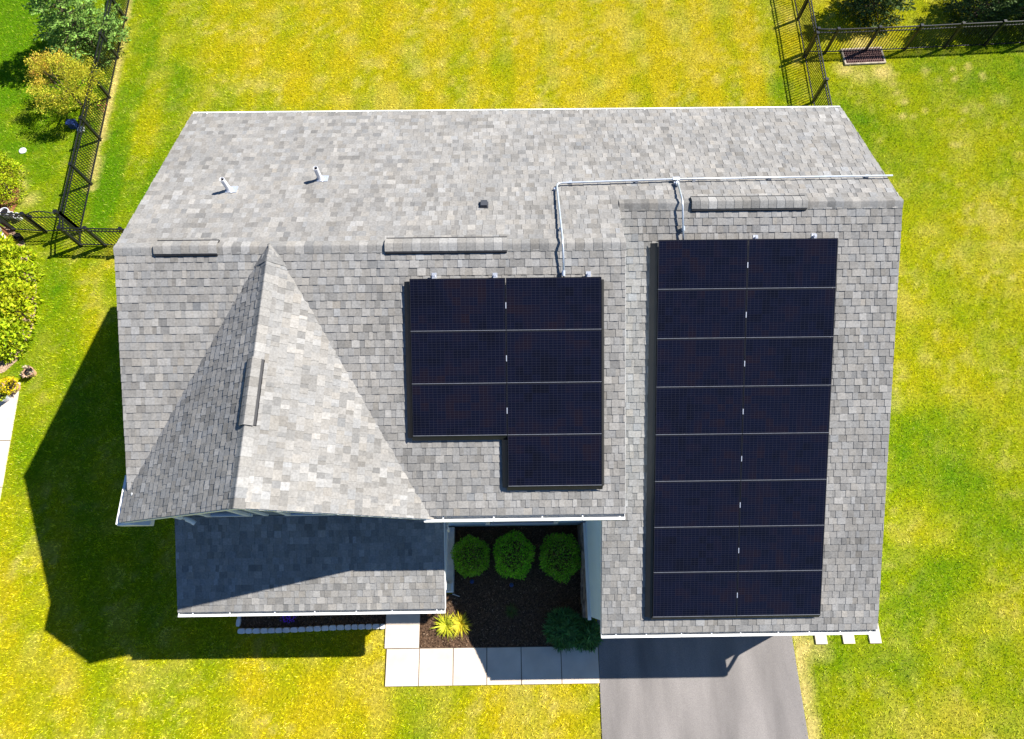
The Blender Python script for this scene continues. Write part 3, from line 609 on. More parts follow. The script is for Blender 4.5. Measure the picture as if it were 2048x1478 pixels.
q = p+nr*.018; V = [q-e1*.07-e2*.09, q+e1*.07-e2*.09, q+e1*.07+e2*.09, q-e1*.07+e2*.09, q-e1*.062-e2*.085+nr*.055, q+e1*.062-e2*.085+nr*.055, q+e1*.062+e2*.085+nr*.05, q-e1*.062+e2*.085+nr*.05]
b.mesh(V, [(3,2,1,0),(4,5,6,7),(0,1,5,4),(1,2,6,5),(2,3,7,6),(3,0,4,7)]); b.build('box_vent', M_VENT, house)

# ================================================================== solar arrays
PA, PB = 1.7482, 0.9643
ORD = ('first', 'second', 'third', 'fourth', 'fifth', 'sixth', 'seventh', 'eighth')
def panel_frame(p0, nrm, vdown, x, s, h):
    """panel origin = its upper left corner; local x along the eave, y up the slope"""
    up = -Vector(vdown); org = Vector((x, p0[1], p0[2])) + Vector(vdown)*s + nrm*h
    X = Vector((1, 0, 0)); Y = up; Z = nrm
    return Matrix(((X.x, Y.x, Z.x, org.x), (X.y, Y.y, Z.y, org.y), (X.z, Y.z, Z.z, org.z), (0, 0, 0, 1)))
proto = None
def add_panel(mtx, label, group, clamp):
    global proto
    if proto is None:
        root = empty('solar_panel', (0, 0, 0), label, 'solar panel', group, mtx); gap = .006; w_, l_ = PA, PB
        b = MB(); t = .011
        b.box((gap, gap+t, -.035), (gap+t, l_-gap, .0)); b.box((w_-gap-t, gap+t, -.035), (w_-gap, l_-gap, .0)); b.box((gap+t, l_-gap-t, -.035), (w_-gap-t, l_-gap, .0))
        fr = b.build('frame', M_FRAME, root, local=True)
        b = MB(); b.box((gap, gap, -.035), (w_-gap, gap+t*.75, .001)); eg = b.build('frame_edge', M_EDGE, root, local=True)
        b = MB(); b.box((gap+t, gap+t, -.010), (w_-gap-t, l_-gap-t, -.003)); ce = b.build('cell_sheet', M_CELL, root, local=True)
        b = MB(); b.box((w_-.008, l_*.42, -.02), (w_+.008, l_*.42+.11, .006)); cl = b.build('clamp', M_SILVER, root, local=True)
        proto = (root, [fr, eg, ce, cl])
        return root
    r0, parts = proto; r = r0.copy(); COL.objects.link(r); r.matrix_world = mtx; tag(r, label, 'solar panel', group)
    for pt in parts:
        if pt.name.startswith('clamp') and not clamp: continue
        c = pt.copy(); COL.objects.link(c); c.parent = r
    return r
def panels(pt, n, vdown, x0, s0, h, cells, where, group):
    for i, j in cells:
        m = panel_frame(pt, n, vdown, x0+i*PA, s0+(j+1)*PB, h)
        col_ = 'left' if i == 0 else 'right'
        add_panel(m, 'dark blue solar panel in the %s column, %s row from the %s' % (col_, ORD[j], where), group, i == 0)
gd = -Vector(vg); fd = -Vector(vf)
gH, fH = .150, .145
GS0, MS0, GX0, MX0 = .7012, .6147, 2.9386, -1.7757
panels((0, YG, ZG), PL['garage'][1], gd, GX0, GS0, gH, [(i, j) for j in range(8) for i in range(2)], 'garage ridge', 'solar panels of the tall array on the garage roof')
panels((0, YM, ZM), PL['front'][1], fd, MX0, MS0, fH, [(i, j) for j in range(3) for i in range(2)]+[(1, 3)], 'main ridge', 'solar panels of the L shaped array on the main roof')
def skirt(pt, n, vdown, outline, name, label):
    """black trim boards round the array: sloping outward from the glass edge to the roof"""
    root = empty(name, Vector(pt)+Vector(vdown)*3, label, 'trim'); h0, h1 = .148, .03
    P_ = lambda x, s, h: Vector((x, pt[1], pt[2]))+Vector(vdown)*s+n*h
    for (x0, s0, x1, s1, ox, os) in outline:
        b = MB(); a, c = P_(x0, s0, h0-.02), P_(x1, s1, h0-.02); o_ = Vector((ox, 0, 0))+Vector(vdown)*os
        q = [a, c, c+o_-n*(h0-h1-.02)*.7, a+o_-n*(h0-h1-.02)*.7]; b.prism(q, n*(-.012)); b.prism([a+n*.0-n*.013, c-n*.013, c-n*(h0-.045), a-n*(h0-.045)], o_.normalized()*.012)
        b.build('trim_board', M_SKIRT, root)
gx1 = GX0+2*PA; gs1 = GS0+8*PB
skirt((0, YG, ZG), PL['garage'][1], gd, [(GX0-.004, GS0+.06, GX0-.004, gs1+.03, -.13, 0), (gx1+.004, GS0+.05, gx1+.004, gs1+.02, .045, 0), (GX0-.02, gs1+.004, gx1+.02, gs1+.004, 0, .09)], 'array_skirt', 'black trim boards around the tall solar array on the garage roof')
mx1 = MX0+PA; mx2 = MX0+2*PA; ms3 = MS0+3*PB; ms4 = MS0+4*PB
skirt((0, YM, ZM), PL['front'][1], fd, [(MX0-.004, MS0+.05, MX0-.004, ms3+.04, -.10, 0), (MX0-.02, ms3+.004, mx1-.01, ms3+.004, 0, .09), (mx1-.004, ms3+.09, mx1-.004, ms4+.03, -.10, 0), (mx1-.02, ms4+.004, mx2+.02, ms4+.004, 0, .09), (mx2+.004, MS0+.05, mx2+.004, ms4+.02, .05, 0)], 'array_skirt', 'black trim boards around the L shaped solar array on the main roof')
# mounting feet peeking out above the arrays
for (u_, v_, key, lab) in ((868, 551, 'front', 'silver mounting foot above the left panel of the L shaped array'), (990, 551, 'front', 'silver mounting foot above the middle seam of the L shaped array'), (1177, 548, 'front', 'silver mounting foot right of the conduit at the L shaped array'),
                           (1511, 475, 'garage', 'silver mounting foot just right of the middle seam atop the garage array'), (1628, 472, 'garage', 'silver mounting foot near the right corner atop the garage array')):
    p0_, n_ = PL[key]; p = hit(u_, v_, p0_, n_, .03); v_d = fd if key == 'front' else gd
    b = MB(); e1 = Vector((1, 0, 0)); vv = Vector(v_d)
    b.obox(p-e1*.045-vv*.05-n_*.02, e1*.09, vv*.13, n_*.012); b.obox(p-e1*.022-vv*.01-n_*.01, e1*.045, vv*.035, n_*.085); b.obox(p-e1*.03-vv*.035+n_*.05, e1*.05, vv*.10, n_*.02)
    tag(b.build('mounting_foot', M_SILVER), lab, 'bracket', 'mounting feet above the arrays')

# conduit ----------------------------------------------------------------
con = empty('conduit', (4, 7, 6.8), 'pale grey electrical conduit running over the roof to both solar arrays', 'conduit')
pf, nf = PL['front']; pg, ng = PL['garage']
R_ = lambda u_, v_, k='rear', o=.075: hit(u_, v_, PL[k][0], PL[k][1], o)
def smooth_path(pts, r=.12, k=5):
    out = [pts[0]]
    for i in range(1, len(pts)-1):
        p = pts[i]; a = (pts[i-1]-p); c = (pts[i+1]-p); ra = min(r, a.length*.45); rc = min(r, c.length*.45); A = p+a.normalized()*ra; C = p+c.normalized()*rc
        out += [A*(1-t)**2+p*2*t*(1-t)+C*t*t for t in [j/k for j in range(k+1)]]
    return out+[pts[-1]]
def ridge_pt(u_, v_, y, z): p = at(u_, v_, z); return Vector((p.x, y, z))
main_run = [R_(1128, 556, 'front'), ridge_pt(1126, 492, YM-.02, ZM+.12), R_(1113, 366), R_(1352, 358), R_(1785, 351)]
b = MB(); b.tube(smooth_path(main_run), .019, 10); b.build('conduit_pipe', M_CONDUIT, con, smooth=True)
branch = [R_(1354, 360), ridge_pt(1365, 400, YG-.02, ZG+.12), R_(1367, 484, 'garage')]
b = MB(); b.tube(smooth_path(branch), .018, 10); b.build('conduit_pipe', M_CONDUIT, con, smooth=True)
b = MB(); p = R_(1352, 358); b.obox(p-Vector((.07, .035, .035)), (.14, 0, 0), (0, .07, 0), (0, 0, .06)); p = R_(1355, 366); b.obox(p-Vector((.03, .05, .03)), (.06, 0, 0), (0, .08, 0), (0, 0, .05)); b.build('junction_fitting', M_CONDUIT, con)
b = MB(); p = R_(1127, 541, 'front'); b.tube([p, R_(1127, 552, 'front')], .032, 10); p = R_(1366.5, 461, 'garage'); b.tube([p, R_(1367, 452, 'garage')], .030, 10); b.build('coupling', M_CONDUIT, con)
for u_, v_, k in ((1141, 366, 'rear'), (1273, 364, 'rear'), (1387, 362, 'rear'), (1539, 358, 'rear'), (1733, 354, 'rear'), (1110, 380, 'rear'), (1121, 460, 'rear'), (1350, 368, 'rear'), (1366, 458, 'garage')):
    p0_, n_ = PL[k]; p = hit(u_, v_, p0_, n_, .02); b = MB(); e1 = Vector((1, 0, 0)); e2 = n_.cross(e1); b.obox(p-e1*.028-e2*.028-n_*.01, e1*.056, e2*.056, n_*.05); b.build('pipe_strut', M_SILVER, con)

# ================================================================== fences
HF = 1.0
def fence_run(name, label, pts, dense=.108, group=None, hf=HF):
    root = empty(name, (pts[0][0], pts[0][1], 0), label, 'fence', group)
    for (x, y) in pts:
        b = MB(); b.box((x-.042, y-.042, 0), (x+.042, y+.042, hf+.04)); b.prism([(x-.05, y-.05, hf+.04), (x+.05, y-.05, hf+.04), (x+.05, y+.05, hf+.04), (x-.05, y+.05, hf+.04)], (0, 0, .018)); b.build('fence_post', M_BLACK, root)
    for (x0, y0), (x1, y1) in zip(pts[:-1], pts[1:]):
        A = Vector((x0, y0, 0)); B = Vector((x1, y1, 0)); d = (B-A).normalized(); L = (B-A).length; A = A+d*.034; L -= .068; B = A+d*L; b = MB()
        for z, hh in ((hf, .034), (hf-.135, .030), (.07, .030)): b.bar(A+Vector((0, 0, z)), B+Vector((0, 0, z)), .03, hh)
        k = max(1, int(round(L/dense)))
        for i in range(1, k):
            p = A+d*(L*i/k); b.bar(p+Vector((0, 0, .05)), p+Vector((0, 0, hf-.01)), .018, .018)
        b.build('picket_panel', M_BLACK, root)
    return root
lf = [(-13.45-0.034*(y-10.75), y) for y in (10.79, 12.56, 14.33, 16.1, 17.87, 19.64, 21.41, 23.2)]
fence_run('iron_fence', 'black metal picket fence beside the orange tipped tree and spruce', lf)
hx = at(243, 450, HF).x
fence_run('iron_fence', 'short black picket fence joining the gate corner to the house wall', [lf[0], (-13.34, 10.28), (-12.58, 10.26), (hx, 10.22), (hx+1.45, 10.17), (hx+2.9, 10.1), (XL-.06, 9.98)])
fence_run('iron_fence', 'black picket fence bay between the gate and the wooden planter', [(-14.57, 10.78), (-15.6, 10.87), (-17.0, 11.0)])
rf = [(10.76, 22.9), (10.75, 21.2), (10.72, 19.4), (10.665, 17.62), (10.61, 15.62), (10.57, 13.7), (10.53, 11.9)]
fence_run('iron_fence', 'black picket fence crossing the yard behind the house right corner', rf)
fence_run('iron_fence', 'black picket fence passing over the storm drain by the dark bushes', [(10.74, 17.82), (11.42, 17.80), (12.86, 17.86), (14.3, 17.92), (15.75, 18.0), (17.2, 18.07), (18.65, 18.15), (20.1, 18.22), (21.6, 18.3)])
# arched garden gate
gate = empty('garden_gate', (-14.05, 10.76, 0), 'black arched metal garden gate between fence posts near the planter', 'gate')
A = Vector((-14.50, 10.777, 0)); B = Vector((lf[0][0]-.07, lf[0][1]-.01, 0)); d = (B-A).normalized(); L = (B-A).length
arch = lambda t: .97+.17*math.sin(math.pi*t)
b = MB(); b.tube([A+d*(L*i/16)+Vector((0, 0, arch(i/16))) for i in range(17)], .017, 8)
for z in (.83, .08): b.bar(A+Vector((0, 0, z)), B+Vector((0, 0, z)), .026, .026)
for t in (0, 1): p = A+d*(L*t); b.bar(p+Vector((0, 0, .04)), p+Vector((0, 0, .97)), .03, .03)
b.build('gate_frame', M_BLACK, gate)
b = MB()
for i in range(1, 9): p = A+d*(L*i/9); b.bar(p+Vector((0, 0, .06)), p+Vector((0, 0, arch(i/9))), .015, .015)
b.build('picket_panel', M_BLACK, gate)
b = MB(); p = A+d*(L*.04); b.box((p.x-.02, p.y-.05, .84), (p.x+.07, p.y+.04, .93)); b.build('latch', M_DARK, gate)
b = MB(); p = Vector((lf[0][0]-.02, lf[0][1]-.03, 0)); b.box((p.x-.045, p.y-.045, 0), (p.x+.045, p.y+.045, 1.17)); b.box((p.x-.055, p.y-.055, 1.17), (p.x+.05, p.y+.05, 1.19)); b.build('gate_post', M_BLACK, gate)

# storm drain
dr = empty('storm_drain', (12.76, 17.6, 0), 'rusty storm drain grate in a concrete frame under the fence', 'drain')
D0 = Vector((12.08, 17.28, 0)); dx = Vector((1.36, .07, 0)); dy = Vector((-.02, .62, 0))
b = MB(); fw = .055
b.obox(D0+Vector((-fw, -fw, .0)), dx*1.0+Vector((2*fw, 0, 0)), Vector((0, fw, 0)), (0, 0, .06)); b.obox(D0+dy+Vector((-fw, 0, .0)), dx*1.0+Vector((2*fw, 0, 0)), Vector((0, fw, 0)), (0, 0, .06))
b.obox(D0+Vector((-fw, 0, 0)), Vector((fw, 0, 0)), dy, (0, 0, .058)); b.obox(D0+dx, Vector((fw, 0, 0)), dy, (0, 0, .058)); b.build('concrete_frame', noise_mat('dirty_concrete', (.20, .16, .11), (.46, .40, .30), 9, .9), dr)
b = MB(); b.obox(D0+Vector((0, 0, .003)), dx, dy, (0, 0, .006)); b.build('drain_pit', M_PIT, dr)
b = MB()
for i in range(21): p = D0+dx*(i/20.)*.985+Vector((0, 0, .02)); b.obox(p, dx*.016, dy, (0, 0, .03))
for j in range(7): p = D0+dy*(j/6.)*.95+Vector((0, 0, .021)); b.obox(p, dx, dy*.045, (0, 0, .028))
b.build('grate', M_RUST, dr)

# ================================================================== plants
def tone_arr(n, base, var=.25, hue=.06):
    base = np.array(base); k = rng.normal(1, var, (n, 1)).clip(.35, 1.9); return base*k*(1+rng.normal(0, hue, (n, 3)))
def boxwood(cx, cy, rx_, ry_, h, label, n=5200):
    root = empty('boxwood_shrub', (cx, cy, 0), label, 'shrub', 'clipped boxwood shrubs in the courtyard')
    th = rng.uniform(0, 2*math.pi, n); cz = rng.uniform(-.55, 1, n); r = np.sqrt(1-cz**2)
    hue_ = (1+.12*math.sin(cx*3.1), 1+.10*math.cos(cx*2.3), 1)
    lump = 1+.07*np.sin(th*5+cz*4+cx*7)+.10*(vnoise(th*3+cx*11, cz*3+cy, 1.0, 91)-.5)+.05*np.sin(th*9-cz*7); q = rng.uniform(.80, 1.03, n)*lump
    P = np.stack([cx+rx_*r*np.cos(th)*q, cy+ry_*r*np.sin(th)*q, h*.42+h*.58*cz*q], 1); P[:, 2] = np.maximum(P[:, 2], .03)
    Dn = np.stack([r*np.cos(th), r*np.sin(th), cz+.4], 1)
    c = tone_arr(n, np.array((.25, .58, .035))*np.array(hue_), .34); top = rng.random(n) < .12*np.clip(cz*2, 0, 1); c[top] = tone_arr(top.sum(), (.26, .26, .09), .3)
    pydata_np('foliage', leaf_quads(P, Dn, rng.uniform(.035, .06, n), rng.uniform(.022, .034, n), .7), None, 4, c, M_LEAF, root)
    b = MB()
    for k in range(6): a = k*1.05; b.tube([(cx+.03*math.cos(a), cy+.03*math.sin(a), 0), (cx+.1*math.cos(a), cy+.1*math.sin(a), h*.4), (cx+.22*math.cos(a), cy+.22*math.sin(a), h*.75)], [.02, .014, .006], 6)
    b.build('stem', M_BARK, root)
# centred from the photograph at half height
for (u_, v_, rx_, ry_, h, lab) in ((942, 1112, .46, .47, .85, 'clipped round boxwood shrub nearest the porch column'), (1027, 1110, .49, .55, .95, 'clipped boxwood shrub between two others in the courtyard'), (1121, 1113, .50, .56, 1.0, 'clipped boxwood shrub beside the stone faced garage wall')):
    p = at(u_, v_, h*.45); boxwood(p.x, p.y, rx_, ry_, h, lab)
def strap_clump(mb_, cx, cy, n, L, W, col, up=.55, arch_=.5):
    for i in range(n):
        a = random.uniform(0, 6.283); l = L*random.uniform(.6, 1.1); sp_ = random.uniform(.45, 1); d = Vector((math.cos(a), math.sin(a), 0)); s = Vector((-math.sin(a), math.cos(a), 0))
        w_ = W*random.uniform(.7, 1.2); base = Vector((cx, cy, 0.01))+d*random.uniform(0, .06); hh = l*up*random.uniform(.6, 1.3)
        pts = [base+d*(l*sp_*t)+Vector((0, 0, hh*(math.sin(min(t*1.5, 1.57)))-hh*arch_*t*t)) for t in (0, .33, .66, 1)]; ws = [w_*.6, w_, w_*.8, w_*.08]
        k = random.uniform(.7, 1.35); g_ = random.uniform(.9, 1.12); c = (col[0]*k*g_, col[1]*k, col[2]*k)
        for j in range(3): mb_.face([pts[j]-s*ws[j]/2, pts[j]+s*ws[j]/2, pts[j+1]+s*ws[j+1]/2, pts[j+1]-s*ws[j+1]/2], c)
random.seed(21)
p = at(905, 1250, .12); root = empty('ornamental_grass', (p.x, p.y, 0), 'yellow green striped ornamental grass in sunlit mulch by the walk', 'plant')
mb = MB(); strap_clump(mb, p.x-.17, p.y, 170, .36, .022, (.50, .52, .03)); strap_clump(mb, p.x+.2, p.y+.03, 160, .36, .022, (.58, .50, .03)); mb.build('foliage', M_LEAF, root)
p = at(1022, 1222, .06); mb = MB(); strap_clump(mb, p.x, p.y, 150, .2, .014, (.10, .13, .03)); tag(mb.build('sedge_tuft', M_LEAF), 'small dark grassy tuft alone in the shaded mulch', 'plant')
def peony(cx, cy, R, h, n, label):
    root = empty('leafy_perennial', (cx, cy, 0), label, 'plant', 'dark leafy perennials at the garage corner'); V = []; C = []
    for k in range(n):
        a = random.uniform(0, 6.283); rr = R*math.sqrt(random.random())*.8; hz = h*(1-.45*(rr/R)**2)*random.uniform(.7, 1.05); o_ = np.array((cx+rr*math.cos(a), cy+rr*math.sin(a), hz)); m = random.randint(6, 10)
        out = np.array((math.cos(a)*rr/R, math.sin(a)*rr/R, .15)); ang = np.linspace(0, 2*math.pi, m, endpoint=False)+random.random()
        Dv = np.stack([np.cos(ang), np.sin(ang), np.full(m, -.12)], 1)*.75+out*.8
        V.append(leaf_quads(np.repeat(o_[None], m, 0), Dv, rng.uniform(.13, .22, m), rng.uniform(.028, .045, m), .12)); C.append(tone_arr(m, (.085, .22, .06), .3))
    pydata_np('foliage', np.concatenate(V), None, 4, np.concatenate(C), M_LEAF, root)
    b = MB()
    for k in range(9): a = k*.7; b.tube([(cx+.04*math.cos(a), cy+.04*math.sin(a), 0), (cx+R*.5*math.cos(a), cy+R*.5*math.sin(a), h*.7)], .006, 5)
    b.build('stem', M_BARK, root)
p = at(1128, 1258, .35); peony(p.x, p.y, .50, .6, 230, 'dark glossy perennial with lance shaped leaves, the wider of two clumps')
p = at(1172, 1268, .3); peony(p.x, p.y, .38, .5, 150, 'dark lance leaved perennial spilling toward the driveway edge')
# purple flowers in the porch bed
p = at(577, 1237, .12); root = empty('flower_plant', (p.x, p.y, 0), 'small purple flowers in the mulch below the porch gutter', 'flower')
n = 60; th = rng.uniform(0, 6.28, n); rr = rng.uniform(0, .2, n); P = np.stack([p.x+rr*np.cos(th), p.y+.02+.5*rr*np.sin(th), rng.uniform(.1, .2, n)], 1)
pydata_np('blossoms', leaf_quads(P, np.stack([np.cos(th), np.sin(th), np.full(n, .5)], 1), .05, .04, .4), None, 4, tone_arr(n, (.22, .05, .75), .2), M_LEAF, root)
P2 = P-np.array((0, 0, .06)); pydata_np('foliage', leaf_quads(P2, np.stack([np.cos(th), np.sin(th), np.full(n, .1)], 1), .07, .03, .4), None, 4, tone_arr(n, (.03, .08, .02), .2), M_LEAF, root)
# garden lights and the fallen stake
for u_, v_, lab in ((944, 1163, 'small garden path light in front of the boxwood nearest the porch'), (1023, 1170, 'small garden path light in front of the middle boxwood')):
    p = at(u_, v_, .15); b = MB(); b.tube([(p.x, p.y, 0), (p.x, p.y, .16)], .012, 8); b.lathe((p.x, p.y, 0), [(.0, .20), (.05, .185), (.055, .165), (.012, .155)], 12); tag(b.build('garden_light', M_BLUE), lab, 'light', 'garden lights in the courtyard')
p = at(905, 1188, .03); q = at(919, 1193, .03); b = MB(); b.bar(p, q, .016, .012); tag(b.build('garden_stake', M_WHITE), 'thin white stake lying on the mulch beside the porch corner', 'stake')

# tree builders -----------------------------------------------------------
def spruce(bx, by, h, R, label, col, seed, blue=True, nw=15):
    random.seed(seed); root = empty('spruce_tree', (bx, by, 0), label, 'tree')
    b = MB(); b.tube([(bx, by, 0), (bx, by, h*.5), (bx, by, h*.97)], [.09, .055, .008], 8)
    V = []; C = []; z = .18
    def spray(p, d, L, k):
        side = np.array((-d[1], d[0], 0)); side /= np.linalg.norm(side)+1e-9
        for i in range(k):
            t = (i+.5)/k; s = 1 if i % 2 else -1; o_ = p+d*L*t; dv = d*.75+side*s*.75+np.array((0, 0, .10)); l = L*.34*(1.15-t)+.05
            m = 3; Dv = np.repeat(dv[None], m, 0); PP = np.repeat(o_[None], m, 0)+np.outer(np.linspace(0, .7, m), dv*l)
            V.append(leaf_quads(PP, Dv, rng.uniform(.09, .15, m), rng.uniform(.034, .055, m), .30)); C.append(tone_arr(m, np.array(col)*(1.15 if t > .6 else .9), .22))
    for wv in range(nw):
        f = wv/(nw-1); z = .15+f*(h-.3); Lb_ = R*(1-f)**.85*1.0+.10; k = int(9-4*f); a0_ = random.uniform(0, 6.28)
        for j in range(k):
            a = a0_+j*6.283/k+random.uniform(-.25, .25); L = Lb_*random.uniform(.75, 1.15); dirv = np.array((math.cos(a), math.sin(a), -.08+.35*f)); p = np.array((bx, by, z+random.uniform(-.1, .1)))
            b.tube([tuple(p), tuple(p+dirv*L*.95)], [.016, .004], 5); ns = max(3, int(L/.15)); side = np.array((-math.sin(a), math.cos(a), 0))
            for i in range(ns):
                t = (i+1)/ns; s = 1 if i % 2 else -1; o_ = p+dirv*L*t*.95; dv = dirv*.7+side*s*random.uniform(.4, .9)+np.array((0, 0, random.uniform(-.05, .25))); spray(o_, dv/np.linalg.norm(dv), L*.30*(1.1-t*.6)+.10, 6)
            spray(p+dirv*L*.8, dirv, .22, 7)
    b.build('trunk', M_BARK, root); pydata_np('crown', np.concatenate(V), None, 4, np.concatenate(C), M_NEEDLE, root)
p = at(208, 92); spruce(p.x-.42, p.y, 3.7, 1.30, 'blue green spruce leaning over the picket fence', (.18, .31, .055), 4, nw=14)
for u_, v_, h, R, lab, sd in ((1742, 22, 2.9, 1.0, 'dark bushy conifer behind the fence nearest the storm drain', 8), (1948, 34, 3.0, 1.15, 'dark conifer behind the fence with two bushes near it', 9), (2046, 36, 2.8, 1.0, 'dark conifer at the right end of the drain fence', 10)):
    p = at(u_, v_); spruce(p.x, p.y, h, R, lab, (.07, .115, .025), sd, nw=12)
def broadleaf(bx, by, h, R, label, name='small_tree', seed=1):
    random.seed(seed); r2 = np.random.default_rng(seed); root = empty(name, (bx, by, 0), label, 'tree'); b = MB(); tips = []
    b.tube([(bx, by, 0), (bx+.02, by, h*.3)], [.05, .04], 8)
    for k in range(11):
        a = k*2.4; e = random.uniform(.4, 1.25); L = R*random.uniform(.75, 1.05); p0_ = np.array((bx+.02, by, h*random.uniform(.18, .34))); d = np.array((math.cos(a)*math.cos(e), math.sin(a)*math.cos(e), math.sin(e)*.95))
        p1 = p0_+d*L*.55; b.tube([tuple(p0_), tuple(p1)], [.026, .014], 6)
        for q in range(6):
            d2 = d+r2.normal(0, .45, 3); d2 /= np.linalg.norm(d2); p2 = p1+d2*L*.5*random.uniform(.5, 1.1); b.tube([tuple(p1), tuple(p2)], [.012, .004], 5)
            for w_ in range(6):
                d3 = d2+r2.normal(0, .55, 3); d3 /= np.linalg.norm(d3); tips.append((p2+d3*random.uniform(.05, .34), d3))
    b.build('trunk', M_BARK, root)
    ctr = np.array((bx, by, h*.62)); V = []; C = []
    for tp, d in tips:
        m = random.randint(20, 36); P = tp+r2.normal(0, .068, (m, 3)); Dv = (P-tp)*4+d+np.array((0, 0, .2)); V.append(leaf_quads(P, Dv, rng.uniform(.035, .062, m), rng.uniform(.024, .038, m), .5))
        f = np.clip((-(tp[0]-bx)*.55+(tp[1]-by)*.35)/R-.12+r2.normal(0, .28), 0, 1); base = np.array((.52, .50, .035))*(1-f)+np.array((.78, .44, .08))*f; C.append(tone_arr(m, base, .25))
    pydata_np('crown', np.concatenate(V), None, 4, np.concatenate(C), M_LEAF, root)
p = at(172, 232); broadleaf(p.x-.18, p.y+.38, 2.2, 1.06, 'small yellow green tree with orange tipped leaves beside the fence', seed=12)
# conifer side branch between the two trees
def leafy_mound(name, pts, hgt, label, cat, n, col, L=(.06, .10), W=(.04, .06), seed=1, group=None, bottom=0.02):
    """pts: list of (x, y, r) lobes"""
    r2 = np.random.default_rng(seed); cx = sum(p[0] for p in pts)/len(pts); cy = sum(p[1] for p in pts)/len(pts); root = empty(name, (cx, cy, 0), label, cat, group); PP = []; DD = []
    tot = sum(p[2]**2 for p in pts); b = MB()
    for x, y, r in pts:
        m = int(n*r*r/tot); th = r2.uniform(0, 6.283, m); cz = r2.uniform(0.0, 1, m); s = np.sqrt(1-cz**2); q = r2.uniform(.72, 1.05, m)*(1+.10*np.sin(3*th+x*5)+.08*np.sin(7*th+cz*6))
        hz = hgt*r2.uniform(.85, 1.1); P = np.stack([x+r*s*np.cos(th)*q, y+r*s*np.sin(th)*q, bottom+hz*cz*q], 1); PP.append(P); DD.append(np.stack([s*np.cos(th), s*np.sin(th), cz*.6+.1], 1))
        b = MB()
        for k in range(4): a = k*1.57+x; b.tube([(x, y, 0), (x+r*.4*math.cos(a), y+r*.4*math.sin(a), hgt*.75)], [.018, .006], 5)
        b.build('stem', M_BARK, root)
    P = np.concatenate(PP); Dd = np.concatenate(DD); m = len(P)
    pydata_np('foliage', leaf_quads(P, Dd, rng.uniform(*L, m), rng.uniform(*W, m), .55), None, 4, tone_arr(m, col, .3, .08), M_LEAF, root)
    return root
at3 = lambda u_, v_, r, z=.3: (*at(u_, v_, z)[:2], r)
leafy_mound('leafy_shrub', [at3(-10, 500, .55), at3(25, 515, .42), at3(38, 548, .42)], .75, 'broad leaved lime green shrub beside the brown planter', 'shrub', 3200, (.42, .50, .012), (.10, .17), (.05, .08), 3, 'lime green shrubs in the bed by the path')
leafy_mound('leafy_shrub', [at3(-20, 570, .6), at3(35, 592, .46), at3(10, 610, .5), at3(36, 625, .38)], .75, 'broad leaved lime green shrub between two others along the bed', 'shrub', 3800, (.44, .50, .012), (.10, .17), (.05, .08), 4, 'lime green shrubs in the bed by the path')
leafy_mound('leafy_shrub', [at3(-15, 660, .55), at3(18, 665, .45), at3(8, 690, .42)], .65, 'broad leaved lime green shrub closest to the yellow potted plant', 'shrub', 3000, (.40, .50, .014), (.10, .17), (.05, .08), 5, 'lime green shrubs in the bed by the path')
leafy_mound('round_shrub', [at3(-25, 350, .75, .45), at3(2, 340, .5, .4), at3(8, 375, .45, .4)], 1.0, 'rounded yellow leaved shrub on reddish mulch near the white lid', 'shrub', 6500, (.40, .48, .010), (.05, .08), (.03, .045), 6)
leafy_mound('fern_clump', [at3(148, 112, .34, .5), at3(122, 84, .24, .7)], .9, 'pale green feathery bush between the spruce and the small tree', 'shrub', 1100, (.36, .42, .04), (.07, .12), (.02, .03), 7)
# small things at the left edge ---------------------------------------------
p = at(45, 301, .03); b = MB(); b.lathe((p.x, p.y, 0), [(.115, 0), (.12, .03), (.10, .045), (.05, .05), (.03, .06), (0, .062)], 24); tag(b.build('utility_cap', M_PVC, smooth=False), 'round white cleanout lid set in the lawn', 'lid')
def pot(name, c, r, h, mat, label, plant=None, cat='pot', group=None, n=220, pc=(.5, .5, .02)):
    root = empty(name, (c.x, c.y, 0), label, cat, group); b = MB(); b.lathe((c.x, c.y, 0), [(r*.7, 0.0), (r, h), (r*1.06, h), (r*1.06, h*1.05), (r*.9, h*1.05), (r*.85, h*.9)], 20); b.build('pot_body', mat, root)
    b = MB(); b.lathe((c.x, c.y, 0), [(r*.86, h*.9), (0, h*.92)], 20); b.build('soil', M_PIT, root)
    if plant:
        th = rng.uniform(0, 6.283, n); cz = rng.uniform(0, 1, n); s = np.sqrt(1-cz**2); R = r*plant; P = np.stack([c.x+R*s*np.cos(th), c.y+R*s*np.sin(th), h+R*.8*cz], 1)
        pydata_np('foliage', leaf_quads(P, np.stack([s*np.cos(th), s*np.sin(th), cz], 1), rng.uniform(.05, .09, n), rng.uniform(.03, .05, n), .5), None, 4, tone_arr(n, pc, .3, .1), M_LEAF, root)
    return root
pot('flower_pot', at(60, 745, .12), .15, .2, M_CLAY, 'terracotta pot of sparse pink flowers on the lawn by the path', .95, n=70, pc=(.55, .42, .3))
pot('flower_pot', at(24, 774, .15), .2, .24, M_CLAY, 'wide clay pot with a bushy yellow plant on the concrete path', 1.15, n=420, pc=(.62, .52, .01))
pot('flower_pot', at(8, 793, .15), .17, .24, M_GREYPOT, 'grey glazed pot with green foliage at the path edge', .8, n=160, pc=(.35, .42, .03))
pot('white_bucket', at(8, 424, .25), .15, .26, M_PVC, 'large round white bucket behind the fence at the left edge', group='white buckets by the fence')
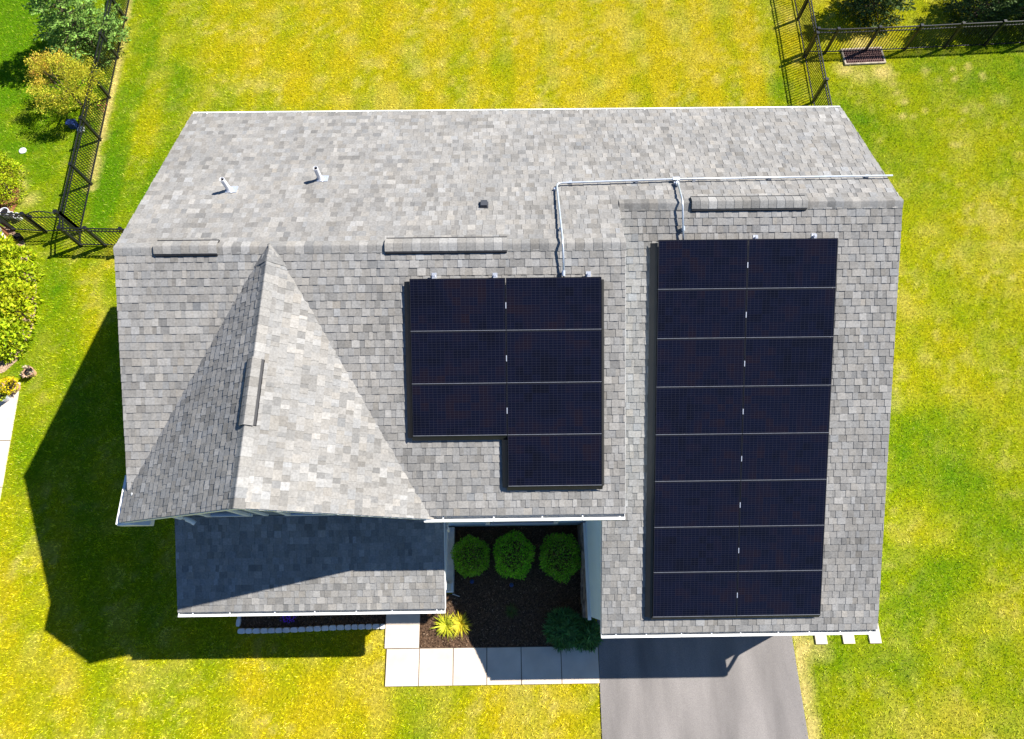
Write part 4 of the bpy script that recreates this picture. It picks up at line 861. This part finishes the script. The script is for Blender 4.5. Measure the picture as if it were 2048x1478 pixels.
pot('white_bucket', at(21, 428, .2), .09, .2, M_PVC, 'small white bucket between two others behind the fence', group='white buckets by the fence')
pot('white_bucket', at(32, 431, .2), .10, .2, M_PVC, 'white bucket farthest right behind the fence', group='white buckets by the fence')
pot('black_pot', at(37, 474, .12), .11, .18, M_DARK, 'black plastic nursery pot leaning beside the brown planter')
pl = empty('wooden_planter', at(12, 470), 'brown wooden planter box with pale slatted top beside the shrubs', 'planter')
c0 = at(30, 488); b = MB(); e = (at(14, 460)-c0); e.z = 0; perp = Vector((-e.y, e.x, 0)).normalized()
if perp.x > 0: perp = -perp
b.obox(c0, e, perp*.03, (0, 0, .34)); b.obox(c0+perp*.55, e, perp*.03, (0, 0, .34)); b.obox(c0+perp*.031, perp*.518, e*.06, (0, 0, .33)); b.obox(c0+e*.94+perp*.031, perp*.518, e*.06, (0, 0, .33)); b.build('planter_side', M_BROWN, pl)
b = MB()
for i in range(5): b.obox(c0+perp*(.0+.12*i)+Vector((0, 0, .345)), e, perp*.095, (0, 0, .025))
b.build('slat', M_PALE, pl)
p = at(143, 248, .15); b = MB(); b.box((p.x-.10, p.y-.08, 0), (p.x+.14, p.y+.10, .22)); b.box((p.x-.12, p.y-.10, .22), (p.x+.16, p.y+.12, .25)); b.box((p.x-.14, p.y-.02, .19), (p.x-.12, p.y+.04, .24)); tag(b.build('storage_bin', M_BLUE), 'dark blue plastic bin under the orange tipped tree', 'bin')
p = at(161, 258, .06); b = MB(); b.lathe((p.x, p.y, 0), [(.12, 0), (.13, .05), (.08, .1), (0, .11)], 9); tag(b.build('garden_stone', M_CONC2), 'small grey stone by the fence next to the blue bin', 'stone')
p = at(205, 214, .1); n = 50; P = np.array(p)+rng.normal(0, (.07, .18, .04), (n, 3)); P[:, 2] = np.abs(P[:, 2]); root = empty('flower_plant', (p.x, p.y, 0), 'sparse reddish flowers growing through the pickets beside the small tree', 'flower')
pydata_np('blossoms', leaf_quads(P, np.tile((0., 0, 1), (n, 1)), .05, .035, .6), None, 4, tone_arr(n, (.55, .12, .12), .2), M_LEAF, root)
